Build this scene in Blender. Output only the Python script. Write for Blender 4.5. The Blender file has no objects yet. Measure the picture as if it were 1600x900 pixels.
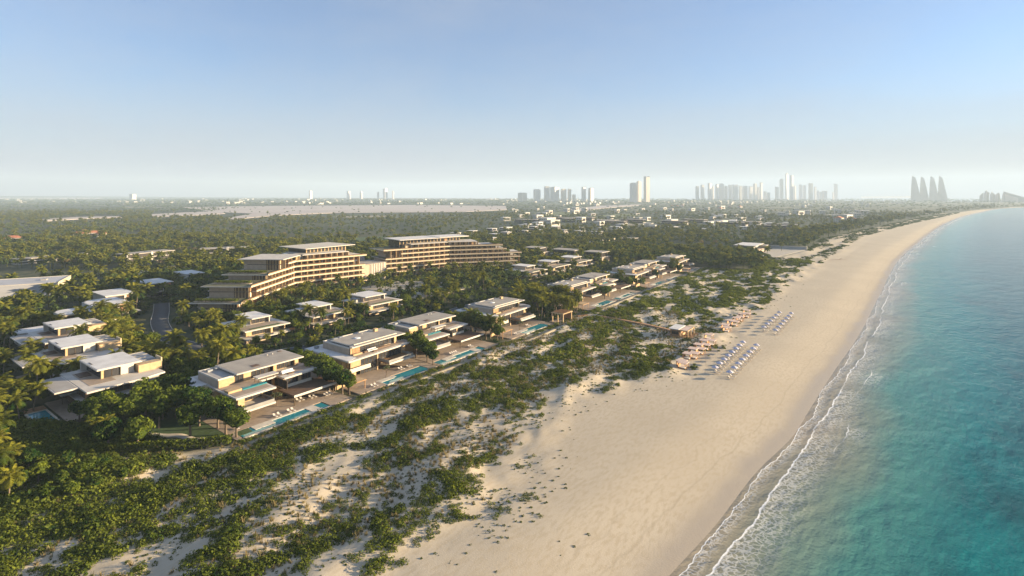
import bpy, math, random
import numpy as np
from mathutils import Vector

# World axes: +Y runs along the coast, +X points out to sea, metres.
R = random.Random(11)
rng = np.random.default_rng(11)
SC = bpy.context.scene
COL = SC.collection
CAM_H, CAM_F = 68.0, 830.0
CS, SN = 0.595, 0.804


def gp(px, py, z=0.0):
    """ground point (x, y) of a spot surveyed in the photograph"""
    Y = (CAM_H - z) * CAM_F / (py - 304.0)
    X = (px - 800.0) * Y / CAM_F
    return SN * X - CS * Y, CS * X + SN * Y


def at(px, Y):
    X = (px - 800.0) * Y / CAM_F
    return SN * X - CS * Y, CS * X + SN * Y


# ------------------------------------------------------------------ noise
def _hash(ix, iy, seed):
    n = (ix.astype(np.int64) * 374761393 + iy.astype(np.int64) * 668265263 + seed * 974711) & 0x7FFFFFFF
    n = ((n ^ (n >> 13)) * 1274126177) & 0x7FFFFFFF
    return ((n ^ (n >> 16)) & 0xFFFF) / 65535.0


def vnoise(x, y, seed=0):
    x = np.asarray(x, float); y = np.asarray(y, float)
    ix = np.floor(x); iy = np.floor(y)
    fx = x - ix; fy = y - iy
    fx = fx * fx * (3 - 2 * fx); fy = fy * fy * (3 - 2 * fy)
    a = _hash(ix, iy, seed); b = _hash(ix + 1, iy, seed)
    c = _hash(ix, iy + 1, seed); d = _hash(ix + 1, iy + 1, seed)
    return (a * (1 - fx) + b * fx) * (1 - fy) + (c * (1 - fx) + d * fx) * fy


def fbm(x, y, seed=0, octv=4):
    s = 0.0; a = 0.5; t = 0.0
    x = np.asarray(x, float); y = np.asarray(y, float)
    for k in range(octv):
        s = s + a * vnoise(x, y, seed + k * 17); t += a
        a *= 0.5; x = x * 2.03 + 11.3; y = y * 2.03 + 7.1
    return s / t


def sstep(a, b, x):
    t = np.clip((np.asarray(x, float) - a) / (b - a), 0, 1)
    return t * t * (3 - 2 * t)


# ------------------------------------------------------------------ materials
def new_mat(name):
    m = bpy.data.materials.new(name); m.use_nodes = True
    nt = m.node_tree
    return m, nt, nt.nodes, nt.links, nt.nodes['Principled BSDF']


def mat(name, col, rough=0.7, col2=None, scale=0.6, bump=0.0, bscale=4.0, metallic=0.0, spec=0.4, detail=5.0):
    m, nt, N, L, P = new_mat(name)
    P.inputs['Roughness'].default_value = rough
    P.inputs['Metallic'].default_value = metallic
    P.inputs['Specular IOR Level'].default_value = spec
    g = N.new('ShaderNodeNewGeometry')
    n = N.new('ShaderNodeTexNoise'); n.inputs['Scale'].default_value = scale; n.inputs['Detail'].default_value = detail
    L.new(g.outputs['Position'], n.inputs['Vector'])
    r = N.new('ShaderNodeMix'); r.data_type = 'RGBA'
    c2 = col2 if col2 else tuple(c * 0.78 for c in col)
    r.inputs['A'].default_value = (*c2, 1); r.inputs['B'].default_value = (*col, 1)
    mr = N.new('ShaderNodeMapRange'); mr.inputs['From Min'].default_value = 0.35; mr.inputs['From Max'].default_value = 0.62
    L.new(n.outputs['Fac'], mr.inputs['Value']); L.new(mr.outputs['Result'], r.inputs['Factor'])
    L.new(r.outputs['Result'], P.inputs['Base Color'])
    if bump:
        n2 = N.new('ShaderNodeTexNoise'); n2.inputs['Scale'].default_value = bscale; n2.inputs['Detail'].default_value = 4
        L.new(g.outputs['Position'], n2.inputs['Vector'])
        b = N.new('ShaderNodeBump'); b.inputs['Strength'].default_value = bump; b.inputs['Distance'].default_value = 0.2
        L.new(n2.outputs['Fac'], b.inputs['Height']); L.new(b.outputs['Normal'], P.inputs['Normal'])
    return m


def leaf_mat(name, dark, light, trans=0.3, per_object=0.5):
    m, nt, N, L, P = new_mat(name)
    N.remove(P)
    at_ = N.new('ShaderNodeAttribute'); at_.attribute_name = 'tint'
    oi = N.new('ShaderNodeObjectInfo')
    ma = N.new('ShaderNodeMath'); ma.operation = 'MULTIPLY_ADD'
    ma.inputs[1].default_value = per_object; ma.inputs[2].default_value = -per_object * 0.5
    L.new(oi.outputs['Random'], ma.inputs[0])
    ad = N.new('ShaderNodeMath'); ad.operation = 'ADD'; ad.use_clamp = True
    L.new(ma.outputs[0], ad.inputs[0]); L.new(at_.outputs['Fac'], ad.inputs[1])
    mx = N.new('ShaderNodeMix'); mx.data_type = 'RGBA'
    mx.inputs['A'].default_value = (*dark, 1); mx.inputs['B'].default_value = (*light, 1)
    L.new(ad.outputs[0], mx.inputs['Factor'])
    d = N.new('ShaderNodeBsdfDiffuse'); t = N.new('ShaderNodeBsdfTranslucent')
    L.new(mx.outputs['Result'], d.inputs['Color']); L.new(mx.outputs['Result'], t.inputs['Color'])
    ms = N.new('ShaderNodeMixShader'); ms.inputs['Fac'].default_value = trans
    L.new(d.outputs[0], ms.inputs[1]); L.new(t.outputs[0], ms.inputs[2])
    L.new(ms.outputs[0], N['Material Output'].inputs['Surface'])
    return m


def facade_mat(name, wall, glass, storey=3.6, bay=4.0):
    """a tower facade: window bands between floor slabs, worked out from height and position"""
    m, nt, N, L, P = new_mat(name)
    g = N.new('ShaderNodeTexCoord'); sx = N.new('ShaderNodeSeparateXYZ')
    L.new(g.outputs['Object'], sx.inputs[0])

    def band(sock, size, duty):
        d = N.new('ShaderNodeMath'); d.operation = 'DIVIDE'; d.inputs[1].default_value = size
        f = N.new('ShaderNodeMath'); f.operation = 'FRACT'
        c = N.new('ShaderNodeMath'); c.operation = 'LESS_THAN'; c.inputs[1].default_value = duty
        L.new(sock, d.inputs[0]); L.new(d.outputs[0], f.inputs[0]); L.new(f.outputs[0], c.inputs[0])
        return c.outputs[0]
    s = N.new('ShaderNodeMath'); s.operation = 'ADD'
    L.new(sx.outputs['X'], s.inputs[0]); L.new(sx.outputs['Y'], s.inputs[1])
    k = N.new('ShaderNodeMath'); k.operation = 'MULTIPLY'
    L.new(band(sx.outputs['Z'], storey, 0.55), k.inputs[0]); L.new(band(s.outputs[0], bay, 0.7), k.inputs[1])
    mx = N.new('ShaderNodeMix'); mx.data_type = 'RGBA'
    mx.inputs['A'].default_value = (*wall, 1); mx.inputs['B'].default_value = (*glass, 1)
    L.new(k.outputs[0], mx.inputs['Factor']); L.new(mx.outputs['Result'], P.inputs['Base Color'])
    P.inputs['Roughness'].default_value = 0.45
    return m


M = {}
M['render'] = mat('white_render', (.56, .515, .455), .75, (.47, .43, .38), .25)
M['roof'] = mat('pale_roof_membrane', (.37, .33, .28), .8, (.305, .27, .23), .3)
M['roofwhite'] = mat('white_roof_membrane', (.66, .64, .62), .8, (.55, .53, .51), .22)
M['stone'] = mat('tan_limestone', (.49, .345, .195), .8, (.40, .28, .155), .8, .15, 3)
M['box'] = mat('grey_tan_plaster', (.45, .35, .265), .85, (.38, .295, .22), .5)
M['slabedge'] = mat('cream_slab_edge', (.60, .49, .345), .8, (.52, .42, .29), .4)
M['innerglass'] = mat('warm_dark_glazing', (.20, .128, .078), .14, (.10, .068, .045), .5, spec=.5)
M['wood'] = mat('warm_timber', (.34, .19, .09), .6, (.23, .12, .055), 1.5)
M['wooddark'] = mat('dark_timber', (.15, .085, .05), .6, (.10, .06, .035), 1.2)
M['glass'] = mat('dark_window_glass', (.045, .045, .05), .08, (.03, .03, .035), .2, spec=.5)
M['rail'] = mat('pale_glass_railing', (.30, .29, .27), .25, (.24, .23, .22), .4, spec=.5)
M['frame'] = mat('bronze_frame', (.10, .07, .045), .4, metallic=.4)
M['deck'] = mat('terrace_paving', (.36, .28, .21), .75, (.29, .225, .17), .7)
M['coping'] = mat('pale_stone_coping', (.60, .54, .45), .7, (.50, .45, .37), .8)
M['fabric'] = mat('white_cushion', (.74, .72, .70), .9, (.64, .62, .61), 2)
M['umb'] = mat('lavender_canvas', (.54, .52, .60), .9, (.48, .46, .54), 2)
M['cabana'] = mat('rose_canvas', (.62, .47, .40), .9, (.54, .40, .33), 2)
M['cabanawood'] = mat('orange_timber', (.50, .27, .12), .6, (.40, .2, .09), 2)
M['asphalt'] = mat('asphalt', (.075, .078, .085), .85, (.055, .057, .062), .8, .1, 6)
M['kerb'] = mat('kerb_concrete', (.42, .40, .37), .85, (.34, .32, .30), .8)
M['pave'] = mat('pale_paving', (.46, .41, .34), .8, (.37, .33, .27), .6)
M['trackm'] = mat('sandy_track', (.34, .29, .215), .95, (.25, .22, .15), .45, .3, 2)
M['lawn'] = mat('lawn', (.055, .095, .03), .95, (.04, .07, .022), .5, .2, 5)
M['trunk'] = mat('bark', (.16, .12, .085), .9, (.10, .075, .055), 1.5, .3, 6)
M['palmtrunk'] = mat('palm_bark', (.22, .17, .12), .9, (.14, .11, .08), 2.0, .3, 6)
M['tile'] = mat('terracotta_tiles', (.44, .17, .085), .8, (.34, .12, .06), .4)
M['grey'] = mat('grey_concrete', (.36, .34, .32), .85, (.30, .28, .26), .3)
M['greyblue'] = mat('weathered_grey_panels', (.30, .31, .32), .7, (.24, .25, .26), .1)
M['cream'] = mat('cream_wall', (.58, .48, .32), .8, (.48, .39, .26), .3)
M['wing'] = mat('ribbed_pale_concrete', (.60, .51, .45), .7, (.52, .44, .39), .02)
M['log'] = mat('reddish_driftwood', (.34, .17, .10), .9)
M['leafA'] = leaf_mat('broad_leaves', (.015, .046, .013), (.165, .198, .026), .34, .65)
M['leafP'] = leaf_mat('palm_leaves', (.022, .050, .011), (.235, .220, .028), .32, .5)
M['leafB'] = leaf_mat('dune_scrub_leaves', (.022, .048, .012), (.168, .192, .028), .30, .6)
M['leafH'] = leaf_mat('hedge_leaves', (.035, .065, .012), (.20, .225, .03), .32, .1)
M['leafF'] = leaf_mat('forest_leaves', (.020, .052, .022), (.180, .215, .052), .32, .0)
M['leafO'] = leaf_mat('olive_leaves', (.06, .075, .04), (.15, .16, .08), .25, .2)
M['facG'] = facade_mat('grey_tower_facade', (.62, .58, .54), (.36, .35, .35))
M['facW'] = facade_mat('warm_tower_facade', (.70, .60, .48), (.42, .36, .30))
M['facB'] = facade_mat('pale_tower_facade', (.68, .63, .60), (.42, .41, .42), 4.2, 6)
M['housewall'] = facade_mat('white_house_wall', (.52, .49, .44), (.22, .20, .18), 3.4, 3.5)


def pool_mat():
    m, nt, N, L, P = new_mat('pool_water')
    g = N.new('ShaderNodeNewGeometry'); n = N.new('ShaderNodeTexNoise'); n.inputs['Scale'].default_value = 1.5
    L.new(g.outputs['Position'], n.inputs['Vector'])
    mx = N.new('ShaderNodeMix'); mx.data_type = 'RGBA'
    mx.inputs['A'].default_value = (.015, .17, .21, 1); mx.inputs['B'].default_value = (.035, .27, .31, 1)
    L.new(n.outputs['Fac'], mx.inputs['Factor']); L.new(mx.outputs['Result'], P.inputs['Base Color'])
    P.inputs['Roughness'].default_value = .06
    b = N.new('ShaderNodeBump'); b.inputs['Strength'].default_value = .15; b.inputs['Distance'].default_value = .05
    L.new(n.outputs['Fac'], b.inputs['Height']); L.new(b.outputs['Normal'], P.inputs['Normal'])
    return m


M['pool'] = pool_mat()


# ------------------------------------------------------------------ builders
def tag(o, label=None, cat=None, group=None, kind=None):
    if label: o['label'] = label
    if cat: o['category'] = cat
    if group: o['group'] = group
    if kind: o['kind'] = kind
    return o


def thing(name, label, cat, x, y, z=0.0, rot=0.0, group=None):
    o = bpy.data.objects.new(name, None); COL.objects.link(o)
    o.empty_display_size = 0.5
    o.location = (x, y, z); o.rotation_euler = (0, 0, rot)
    return tag(o, label, cat, group)


def mesh_np(name, V, Q, m, parent=None, tint=None, loc=None, smooth=False):
    """V (n,3), Q (k,4) quads -> one mesh object"""
    me = bpy.data.meshes.new(name)
    V = np.ascontiguousarray(V, dtype=np.float32); Q = np.ascontiguousarray(Q, dtype=np.int32)
    me.vertices.add(len(V)); me.vertices.foreach_set('co', V.ravel())
    me.loops.add(Q.size); me.loops.foreach_set('vertex_index', Q.ravel())
    me.polygons.add(len(Q))
    me.polygons.foreach_set('loop_start', np.arange(0, Q.size, Q.shape[1], dtype=np.int32))
    if tint is not None:
        a = me.attributes.new('tint', 'FLOAT', 'POINT'); a.data.foreach_set('value', np.ascontiguousarray(tint, dtype=np.float32))
    me.update(calc_edges=True); me.validate()
    if smooth: me.polygons.foreach_set('use_smooth', np.ones(len(Q), dtype=bool))
    me.materials.append(m)
    o = bpy.data.objects.new(name, me); COL.objects.link(o)
    if parent: o.parent = parent
    if loc: o.location = loc
    return o


class MB:
    def __init__(s): s.v = []; s.f = []

    def raw(s, vs, fs):
        n = len(s.v); s.v += [tuple(p) for p in vs]; s.f += [tuple(n + i for i in f) for f in fs]; return s

    def box(s, a0, a1, b0, b1, z0, z1):
        """a = along the coast (y), b = towards the sea (x)"""
        return s.prism([(b0, a0), (b1, a0), (b1, a1), (b0, a1)], z0, z1)

    def prism(s, poly, z0, z1):
        n = len(poly)
        A = sum(poly[i][0] * poly[(i + 1) % n][1] - poly[(i + 1) % n][0] * poly[i][1] for i in range(n))
        if A < 0: poly = poly[::-1]
        vs = [(x, y, z0) for x, y in poly] + [(x, y, z1) for x, y in poly]
        fs = [tuple(range(n))[::-1], tuple(range(n, 2 * n))] + [(i, (i + 1) % n, n + (i + 1) % n, n + i) for i in range(n)]
        return s.raw(vs, fs)

    def frustum(s, cx, cy, z0, z1, r0, r1, n=8, ox=0, oy=0):
        vs = [(cx + r0 * math.cos(6.2832 * i / n), cy + r0 * math.sin(6.2832 * i / n), z0) for i in range(n)]
        vs += [(cx + ox + r1 * math.cos(6.2832 * i / n), cy + oy + r1 * math.sin(6.2832 * i / n), z1) for i in range(n)]
        fs = [tuple(range(n))[::-1], tuple(range(n, 2 * n))] + [(i, (i + 1) % n, n + (i + 1) % n, n + i) for i in range(n)]
        return s.raw(vs, fs)

    def tube(s, pts, rad, n=6):
        vs = []; fs = []
        for k, p in enumerate(pts):
            r = rad[k]
            vs += [(p[0] + r * math.cos(6.2832 * i / n), p[1] + r * math.sin(6.2832 * i / n), p[2]) for i in range(n)]
        for k in range(len(pts) - 1):
            fs += [(k * n + i, k * n + (i + 1) % n, k * n + n + (i + 1) % n, k * n + n + i) for i in range(n)]
        fs += [tuple(range(n))[::-1], tuple(range((len(pts) - 1) * n, len(pts) * n))]
        return s.raw(vs, fs)

    def build(s, name, m, parent=None, loc=None, smooth=False):
        me = bpy.data.meshes.new(name); me.from_pydata(s.v, [], s.f); me.update()
        if smooth: me.polygons.foreach_set('use_smooth', np.ones(len(me.polygons), dtype=bool))
        me.materials.append(m)
        o = bpy.data.objects.new(name, me); COL.objects.link(o)
        if parent: o.parent = parent
        if loc: o.location = loc
        return o


def bx(name, m, parent, *boxes):
    out = [MB().box(*q).build(name, m, parent) for q in boxes]
    return out[0]


def copy_tree(o, parent=None):
    c = o.copy(); COL.objects.link(c)
    if parent: c.parent = parent
    for ch in o.children: copy_tree(ch, c)
    return c


def comb(p0, p1, z0, z1, n, t=.09):
    """outline of a window frame: a head rail with mullions hanging from it, all one piece"""
    o = [(p0 - t, z1 + .12)]
    for i in range(n + 1):
        p = p0 + (p1 - p0) * i / n
        if i: o.append((p - t, z1))
        o += [(p - t, z0), (p + t, z0)]
        if i < n: o.append((p + t, z1))
    return o + [(p1 + t, z1 + .12)]


def extrude(out, f0, f1):
    k = len(out); b = MB()
    return b.raw([f0(p) for p in out] + [f1(p) for p in out], [tuple(range(k)), tuple(range(2 * k - 1, k - 1, -1))] + [(i, k + i, k + (i + 1) % k, (i + 1) % k) for i in range(k)])


def win_sea(parent, a0, a1, z0, z1, b, n=3, name='window'):
    w = bx(name, M['glass'], parent, (a0, a1, b - .1, b + .05, z0, z1))
    extrude(comb(a0, a1, z0, z1, n), lambda p: (b + .053, p[0], p[1]), lambda p: (b + .16, p[0], p[1])).build('window_frame', M['frame'], w)
    return w


def win_side(parent, b0, b1, z0, z1, a, n=3, s=-1, name='window'):
    """a window in a wall that faces along the coast (s = -1: towards the near end)"""
    lo, hi = sorted((a - s * .1, a + s * .05))
    w = bx(name, M['glass'], parent, (lo, hi, b0, b1, z0, z1))
    extrude(comb(b0, b1, z0, z1, n), lambda p: (p[0], a + s * .053, p[1]), lambda p: (p[0], a + s * .16, p[1])).build('window_frame', M['frame'], w)
    return w


# ------------------------------------------------------------------ camera, light, render settings
cam = bpy.data.cameras.new('camera'); co = bpy.data.objects.new('camera', cam); COL.objects.link(co)
co.location = (0, 0, CAM_H)
co.rotation_euler = (math.radians(90), 0, math.atan2(CS, SN))
cam.sensor_width = 36.0; cam.lens = 36.0 * CAM_F / 1600.0
cam.shift_y = -(450 - 304) / 1600.0
cam.clip_start = 1.0; cam.clip_end = 120000.0
SC.camera = co

SUN_EL = math.radians(10.5)
SUN_AZ = math.atan2(.727, .687)          # from +Y towards +X
sd = Vector((math.sin(SUN_AZ) * math.cos(SUN_EL), math.cos(SUN_AZ) * math.cos(SUN_EL), math.sin(SUN_EL)))
sun = bpy.data.lights.new('sun', 'SUN'); so = bpy.data.objects.new('sun', sun); COL.objects.link(so)
so.rotation_euler = (-sd).to_track_quat('-Z', 'Y').to_euler()
sun.energy = 5.0; sun.angle = math.radians(.6); sun.color = (1.0, .79, .50)

W = bpy.data.worlds.new('World'); SC.world = W; W.use_nodes = True
wn, wl = W.node_tree.nodes, W.node_tree.links
sky = wn.new('ShaderNodeTexSky'); sky.sky_type = 'NISHITA'; sky.sun_disc = False
sky.sun_elevation = SUN_EL; sky.sun_rotation = SUN_AZ
sky.altitude = 0; sky.air_density = 1.0; sky.dust_density = 0.4; sky.ozone_density = 3.0
tintn = wn.new('ShaderNodeMix'); tintn.data_type = 'RGBA'; tintn.blend_type = 'MULTIPLY'; tintn.inputs['Factor'].default_value = 1.0
tintn.inputs['B'].default_value = (.88, 1.0, 1.17, 1)
wl.new(sky.outputs[0], tintn.inputs['A'])
# thin high cirrus, plus a haze-like whitening painted in towards the horizon
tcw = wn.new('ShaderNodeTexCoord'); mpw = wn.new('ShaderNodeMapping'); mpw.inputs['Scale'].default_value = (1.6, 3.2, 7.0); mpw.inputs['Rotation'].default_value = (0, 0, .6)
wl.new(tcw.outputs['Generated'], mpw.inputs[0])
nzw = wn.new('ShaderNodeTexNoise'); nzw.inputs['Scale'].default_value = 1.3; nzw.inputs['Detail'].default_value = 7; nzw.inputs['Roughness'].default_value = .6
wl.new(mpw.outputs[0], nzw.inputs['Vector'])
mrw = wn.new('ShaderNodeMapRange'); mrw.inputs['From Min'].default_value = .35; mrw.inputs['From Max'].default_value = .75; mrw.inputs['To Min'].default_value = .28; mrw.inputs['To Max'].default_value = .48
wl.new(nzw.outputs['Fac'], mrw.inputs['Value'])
cirrus_haze = wn.new('ShaderNodeMix'); cirrus_haze.data_type = 'RGBA'
cirrus_haze.inputs['B'].default_value = (2.56, 2.82, 3.24, 1)
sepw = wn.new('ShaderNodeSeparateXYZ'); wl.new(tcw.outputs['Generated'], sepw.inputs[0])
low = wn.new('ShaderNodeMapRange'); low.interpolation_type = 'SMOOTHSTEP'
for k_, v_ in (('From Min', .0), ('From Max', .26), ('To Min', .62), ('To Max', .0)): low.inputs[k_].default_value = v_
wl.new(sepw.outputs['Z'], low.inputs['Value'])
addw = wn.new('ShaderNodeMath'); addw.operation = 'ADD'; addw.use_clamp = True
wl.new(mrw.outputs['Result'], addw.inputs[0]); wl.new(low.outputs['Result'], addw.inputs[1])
wl.new(addw.outputs[0], cirrus_haze.inputs['Factor']); wl.new(tintn.outputs['Result'], cirrus_haze.inputs['A'])
wl.new(cirrus_haze.outputs['Result'], wn['Background'].inputs['Color'])
wn['Background'].inputs['Strength'].default_value = 0.060
SC.view_settings.view_transform = 'Standard'; SC.view_settings.look = 'None'
SC.view_settings.exposure = 1.80; SC.view_settings.gamma = 1.0; SC.view_settings.use_curve_mapping = False
SC.render.engine = 'CYCLES'
cy = SC.cycles
SC.render.filter_size = 1.15
cy.use_denoising = True
try: cy.denoising_prefilter = 'ACCURATE'
except Exception: pass
try: cy.denoiser = 'OPENIMAGEDENOISE'
except Exception: pass
cy.use_adaptive_sampling = True; cy.adaptive_threshold = 0.015
cy.max_bounces = 5; cy.diffuse_bounces = 2; cy.glossy_bounces = 2; cy.transmission_bounces = 3
cy.volume_bounces = 0; cy.transparent_max_bounces = 6
cy.caustics_reflective = False; cy.caustics_refractive = False

# ------------------------------------------------------------------ shoreline
WZ = -1.2
_sh = [(1050, 895), (1110, 830), (1180, 740), (1240, 680), (1265, 640), (1300, 585), (1335, 535), (1370, 470), (1400, 412),
       (1440, 375), (1480, 348), (1530, 332), (1600, 324)]
_sp = [gp(px, py, WZ) for px, py in _sh]
SU = np.array([-400.0, -50.0] + [p[1] for p in _sp] + [4700.0, 5300.0, 5800.0, 6400.0, 60000.0])
SV = np.array([-62.0, -40.0] + [p[0] for p in _sp] + [950.0, 2600.0, 7000.0, 40000.0, 60000.0])
_sl = np.gradient(SV, SU)


def shore(u):
    u = np.asarray(u, float)
    k = np.clip(np.searchsorted(SU, u) - 1, 0, len(SU) - 2)
    h = SU[k + 1] - SU[k]; t = (u - SU[k]) / h
    t2 = t * t; t3 = t2 * t
    return (2 * t3 - 3 * t2 + 1) * SV[k] + (t3 - 2 * t2 + t) * h * _sl[k] + (-2 * t3 + 3 * t2) * SV[k + 1] + (t3 - t2) * h * _sl[k + 1]


# inner edge of the scrub (where the open beach begins), and the seaward edge of the built / wooded land
_de = [gp(px, py) for px, py in [(420, 960), (500, 885), (800, 790), (835, 640), (960, 590), (1050, 580), (1150, 500), (1205, 450), (1310, 392), (1345, 370), (1425, 349), (1490, 335)]]
DEU = np.array([-300] + [p[1] for p in _de] + [6000.0]); DEV = np.array([-130] + [p[0] for p in _de] + [600.0])
_le = [(-300, -330), (10, -215), (35, -186), (62, -152), (75, -147), (486, -150), (512, -101), (636, -113), (740, -97), (955, -100), (1400, -40), (2000, 40), (3000, 230), (3900, 460), (4700, 900), (5300, 2550), (5800, 6950)]
LEU = np.array([p[0] for p in _le], float); LEV = np.array([p[1] for p in _le], float)


def duneedge(u): return np.interp(u, DEU, DEV)
def landedge(u): return np.interp(u, LEU, LEV)


def height(v, u):
    v = np.asarray(v, float); u = np.asarray(u, float)
    d = v - shore(u)
    beach = WZ + 1.45 * sstep(0, -26, d) - 0.22 * sstep(-30, -62, d)
    beach = np.where(d > 0, WZ - 0.09 * d, beach)
    le = landedge(u); de = duneedge(u)
    dm = sstep(le - 2, le + 9, v) * (1 - sstep(de - 4, de + 16, v)) * (1 - sstep(900, 1500, u))
    n = fbm(u * .045 + v * .035, v * .085, 3, 3)
    n2 = fbm(u * .16, v * .22, 9, 3)
    return beach + dm * (np.maximum(n - .36, 0) * 3.2 + (n2 - .5) * 0.9)


# ------------------------------------------------------------------ ground
def lines(*segs):
    out = []
    for a, b, st in segs: out += list(np.arange(a, b, st))
    return np.array(out)


def geo(a, b, k):
    out = [a]
    while out[-1] < b: out.append(out[-1] * k)
    return out


U = np.concatenate([lines((-400, 20, 12), (20, 330, 1.3), (330, 560, 2.2)), np.array(geo(560, 62000, 1.022))])
D = np.concatenate([-np.array(geo(170, 60000, 1.10))[::-1], lines((-168, -40, 1.2), (-40, 44, 2.5))])
UU, DD = np.meshgrid(U, D, indexing='ij')
VV = shore(UU) + DD
ZZ = height(VV, UU)
nu, nd = UU.shape
idx = np.arange(nu * nd).reshape(nu, nd)
Q = np.stack([idx[:-1, :-1], idx[:-1, 1:], idx[1:, 1:], idx[1:, :-1]], -1).reshape(-1, 4)
ground = mesh_np('ground', np.stack([VV, UU, ZZ], -1).reshape(-1, 3), Q[:, ::-1], None or M['lawn'], smooth=True)
le = landedge(UU); edge_n = (fbm(UU * .08, VV * .08, 31, 4) - .5) * 14
sandm = sstep(-4, 6, VV - le + edge_n * (1 - sstep(60, 80, UU) * (1 - sstep(480, 520, UU))) )
a = ground.data.attributes.new('sandmix', 'FLOAT', 'POINT'); a.data.foreach_set('value', sandm.astype(np.float32).ravel())
a = ground.data.attributes.new('offshore', 'FLOAT', 'POINT'); a.data.foreach_set('value', DD.astype(np.float32).ravel())
tag(ground, kind='structure')


def ground_mat():
    m, nt, N, L, P = new_mat('beach_and_soil')
    g = N.new('ShaderNodeNewGeometry')

    def noise(scale, detail=5, stretch=None):
        n = N.new('ShaderNodeTexNoise'); n.inputs['Scale'].default_value = scale; n.inputs['Detail'].default_value = detail
        if stretch:
            mp = N.new('ShaderNodeMapping'); mp.inputs['Scale'].default_value = stretch
            L.new(g.outputs['Position'], mp.inputs[0]); L.new(mp.outputs[0], n.inputs['Vector'])
        else: L.new(g.outputs['Position'], n.inputs['Vector'])
        return n.outputs['Fac']

    def mix(f, a, b):
        x = N.new('ShaderNodeMix'); x.data_type = 'RGBA'
        if isinstance(f, float): x.inputs['Factor'].default_value = f
        else: L.new(f, x.inputs['Factor'])
        for k, c in (('A', a), ('B', b)):
            if isinstance(c, tuple): x.inputs[k].default_value = (*c, 1)
            else: L.new(c, x.inputs[k])
        return x.outputs['Result']

    def rng_(s, a, b, c=0.0, d=1.0):
        x = N.new('ShaderNodeMapRange'); x.interpolation_type = 'SMOOTHSTEP'
        for k, v in (('From Min', a), ('From Max', b), ('To Min', c), ('To Max', d)): x.inputs[k].default_value = v
        L.new(s, x.inputs['Value']); return x.outputs['Result']
    sm = N.new('ShaderNodeAttribute'); sm.attribute_name = 'sandmix'
    of = N.new('ShaderNodeAttribute'); of.attribute_name = 'offshore'
    sand = mix(rng_(noise(.035, 6), .35, .65), (.475, .402, .300), (.52, .443, .332))
    sand = mix(rng_(noise(1.3, 5, (1, .35, 1)), .40, .7), sand, (.45, .372, .265))
    # wet strip: dark, smooth, with an uneven upper edge
    wn_ = N.new('ShaderNodeMath'); wn_.operation = 'MULTIPLY_ADD'; wn_.inputs[1].default_value = 9.0
    L.new(noise(.06, 4), wn_.inputs[0]); L.new(of.outputs['Fac'], wn_.inputs[2])
    wet = rng_(wn_.outputs[0], -3.5, 4.0)
    sand = mix(wet, sand, (.42, .35, .265))
    # faint swash marks left by earlier tides
    for d0, amp, am in ((-9.0, 7.0, .10), (-15.0, 10.0, .07)):
        sw = N.new('ShaderNodeMath'); sw.operation = 'MULTIPLY_ADD'; sw.inputs[1].default_value = amp
        L.new(noise(.045 + .01 * amp / 7, 5), sw.inputs[0]); L.new(of.outputs['Fac'], sw.inputs[2])
        ab = N.new('ShaderNodeMath'); ab.operation = 'SUBTRACT'; ab.inputs[1].default_value = d0 + amp * .5; L.new(sw.outputs[0], ab.inputs[0])
        a2 = N.new('ShaderNodeMath'); a2.operation = 'ABSOLUTE'; L.new(ab.outputs[0], a2.inputs[0])
        sand = mix(rng_(a2.outputs[0], .45, .05, 0.0, am * 3), sand, (.33, .27, .19))
    far = mix(rng_(noise(.006, 6), .45, .60), (.024, .040, .019), (.062, .076, .034))
    far = mix(rng_(noise(.0032, 5), .60, .68), far, (.30, .26, .19))
    soil = mix(rng_(noise(.11, 5), .4, .62), (.025, .038, .012), (.065, .066, .030))
    pos = N.new('ShaderNodeSeparateXYZ'); L.new(g.outputs['Position'], pos.inputs[0])
    land = mix(rng_(pos.outputs['Y'], 520, 800), soil, far)
    L.new(mix(sm.outputs['Fac'], land, sand), P.inputs['Base Color'])
    L.new(rng_(wet, 0, 1, .92, .42), P.inputs['Roughness'])
    P.inputs['Specular IOR Level'].default_value = .3
    b = N.new('ShaderNodeBump'); b.inputs['Strength'].default_value = .16; b.inputs['Distance'].default_value = .2
    hs = N.new('ShaderNodeMath'); hs.operation = 'ADD'
    L.new(noise(.55, 6, (1, .4, 1)), hs.inputs[0]); L.new(noise(3.0, 3), hs.inputs[1])
    L.new(hs.outputs[0], b.inputs['Height']); L.new(b.outputs['Normal'], P.inputs['Normal'])
    return m


ground.data.materials[0] = ground_mat()

# ------------------------------------------------------------------ sea
U2 = np.concatenate([lines((-400, 600, 5)), np.array(geo(600, 62000, 1.025))])
D2 = np.concatenate([lines((-6, 60, 2.2)), np.array(geo(60, 50000, 1.12))])
UU2, DD2 = np.meshgrid(U2, D2, indexing='ij'); VV2 = shore(UU2) + DD2
nu, nd = UU2.shape
idx = np.arange(nu * nd).reshape(nu, nd)
Q = np.stack([idx[:-1, :-1], idx[:-1, 1:], idx[1:, 1:], idx[1:, :-1]], -1).reshape(-1, 4)


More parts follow.
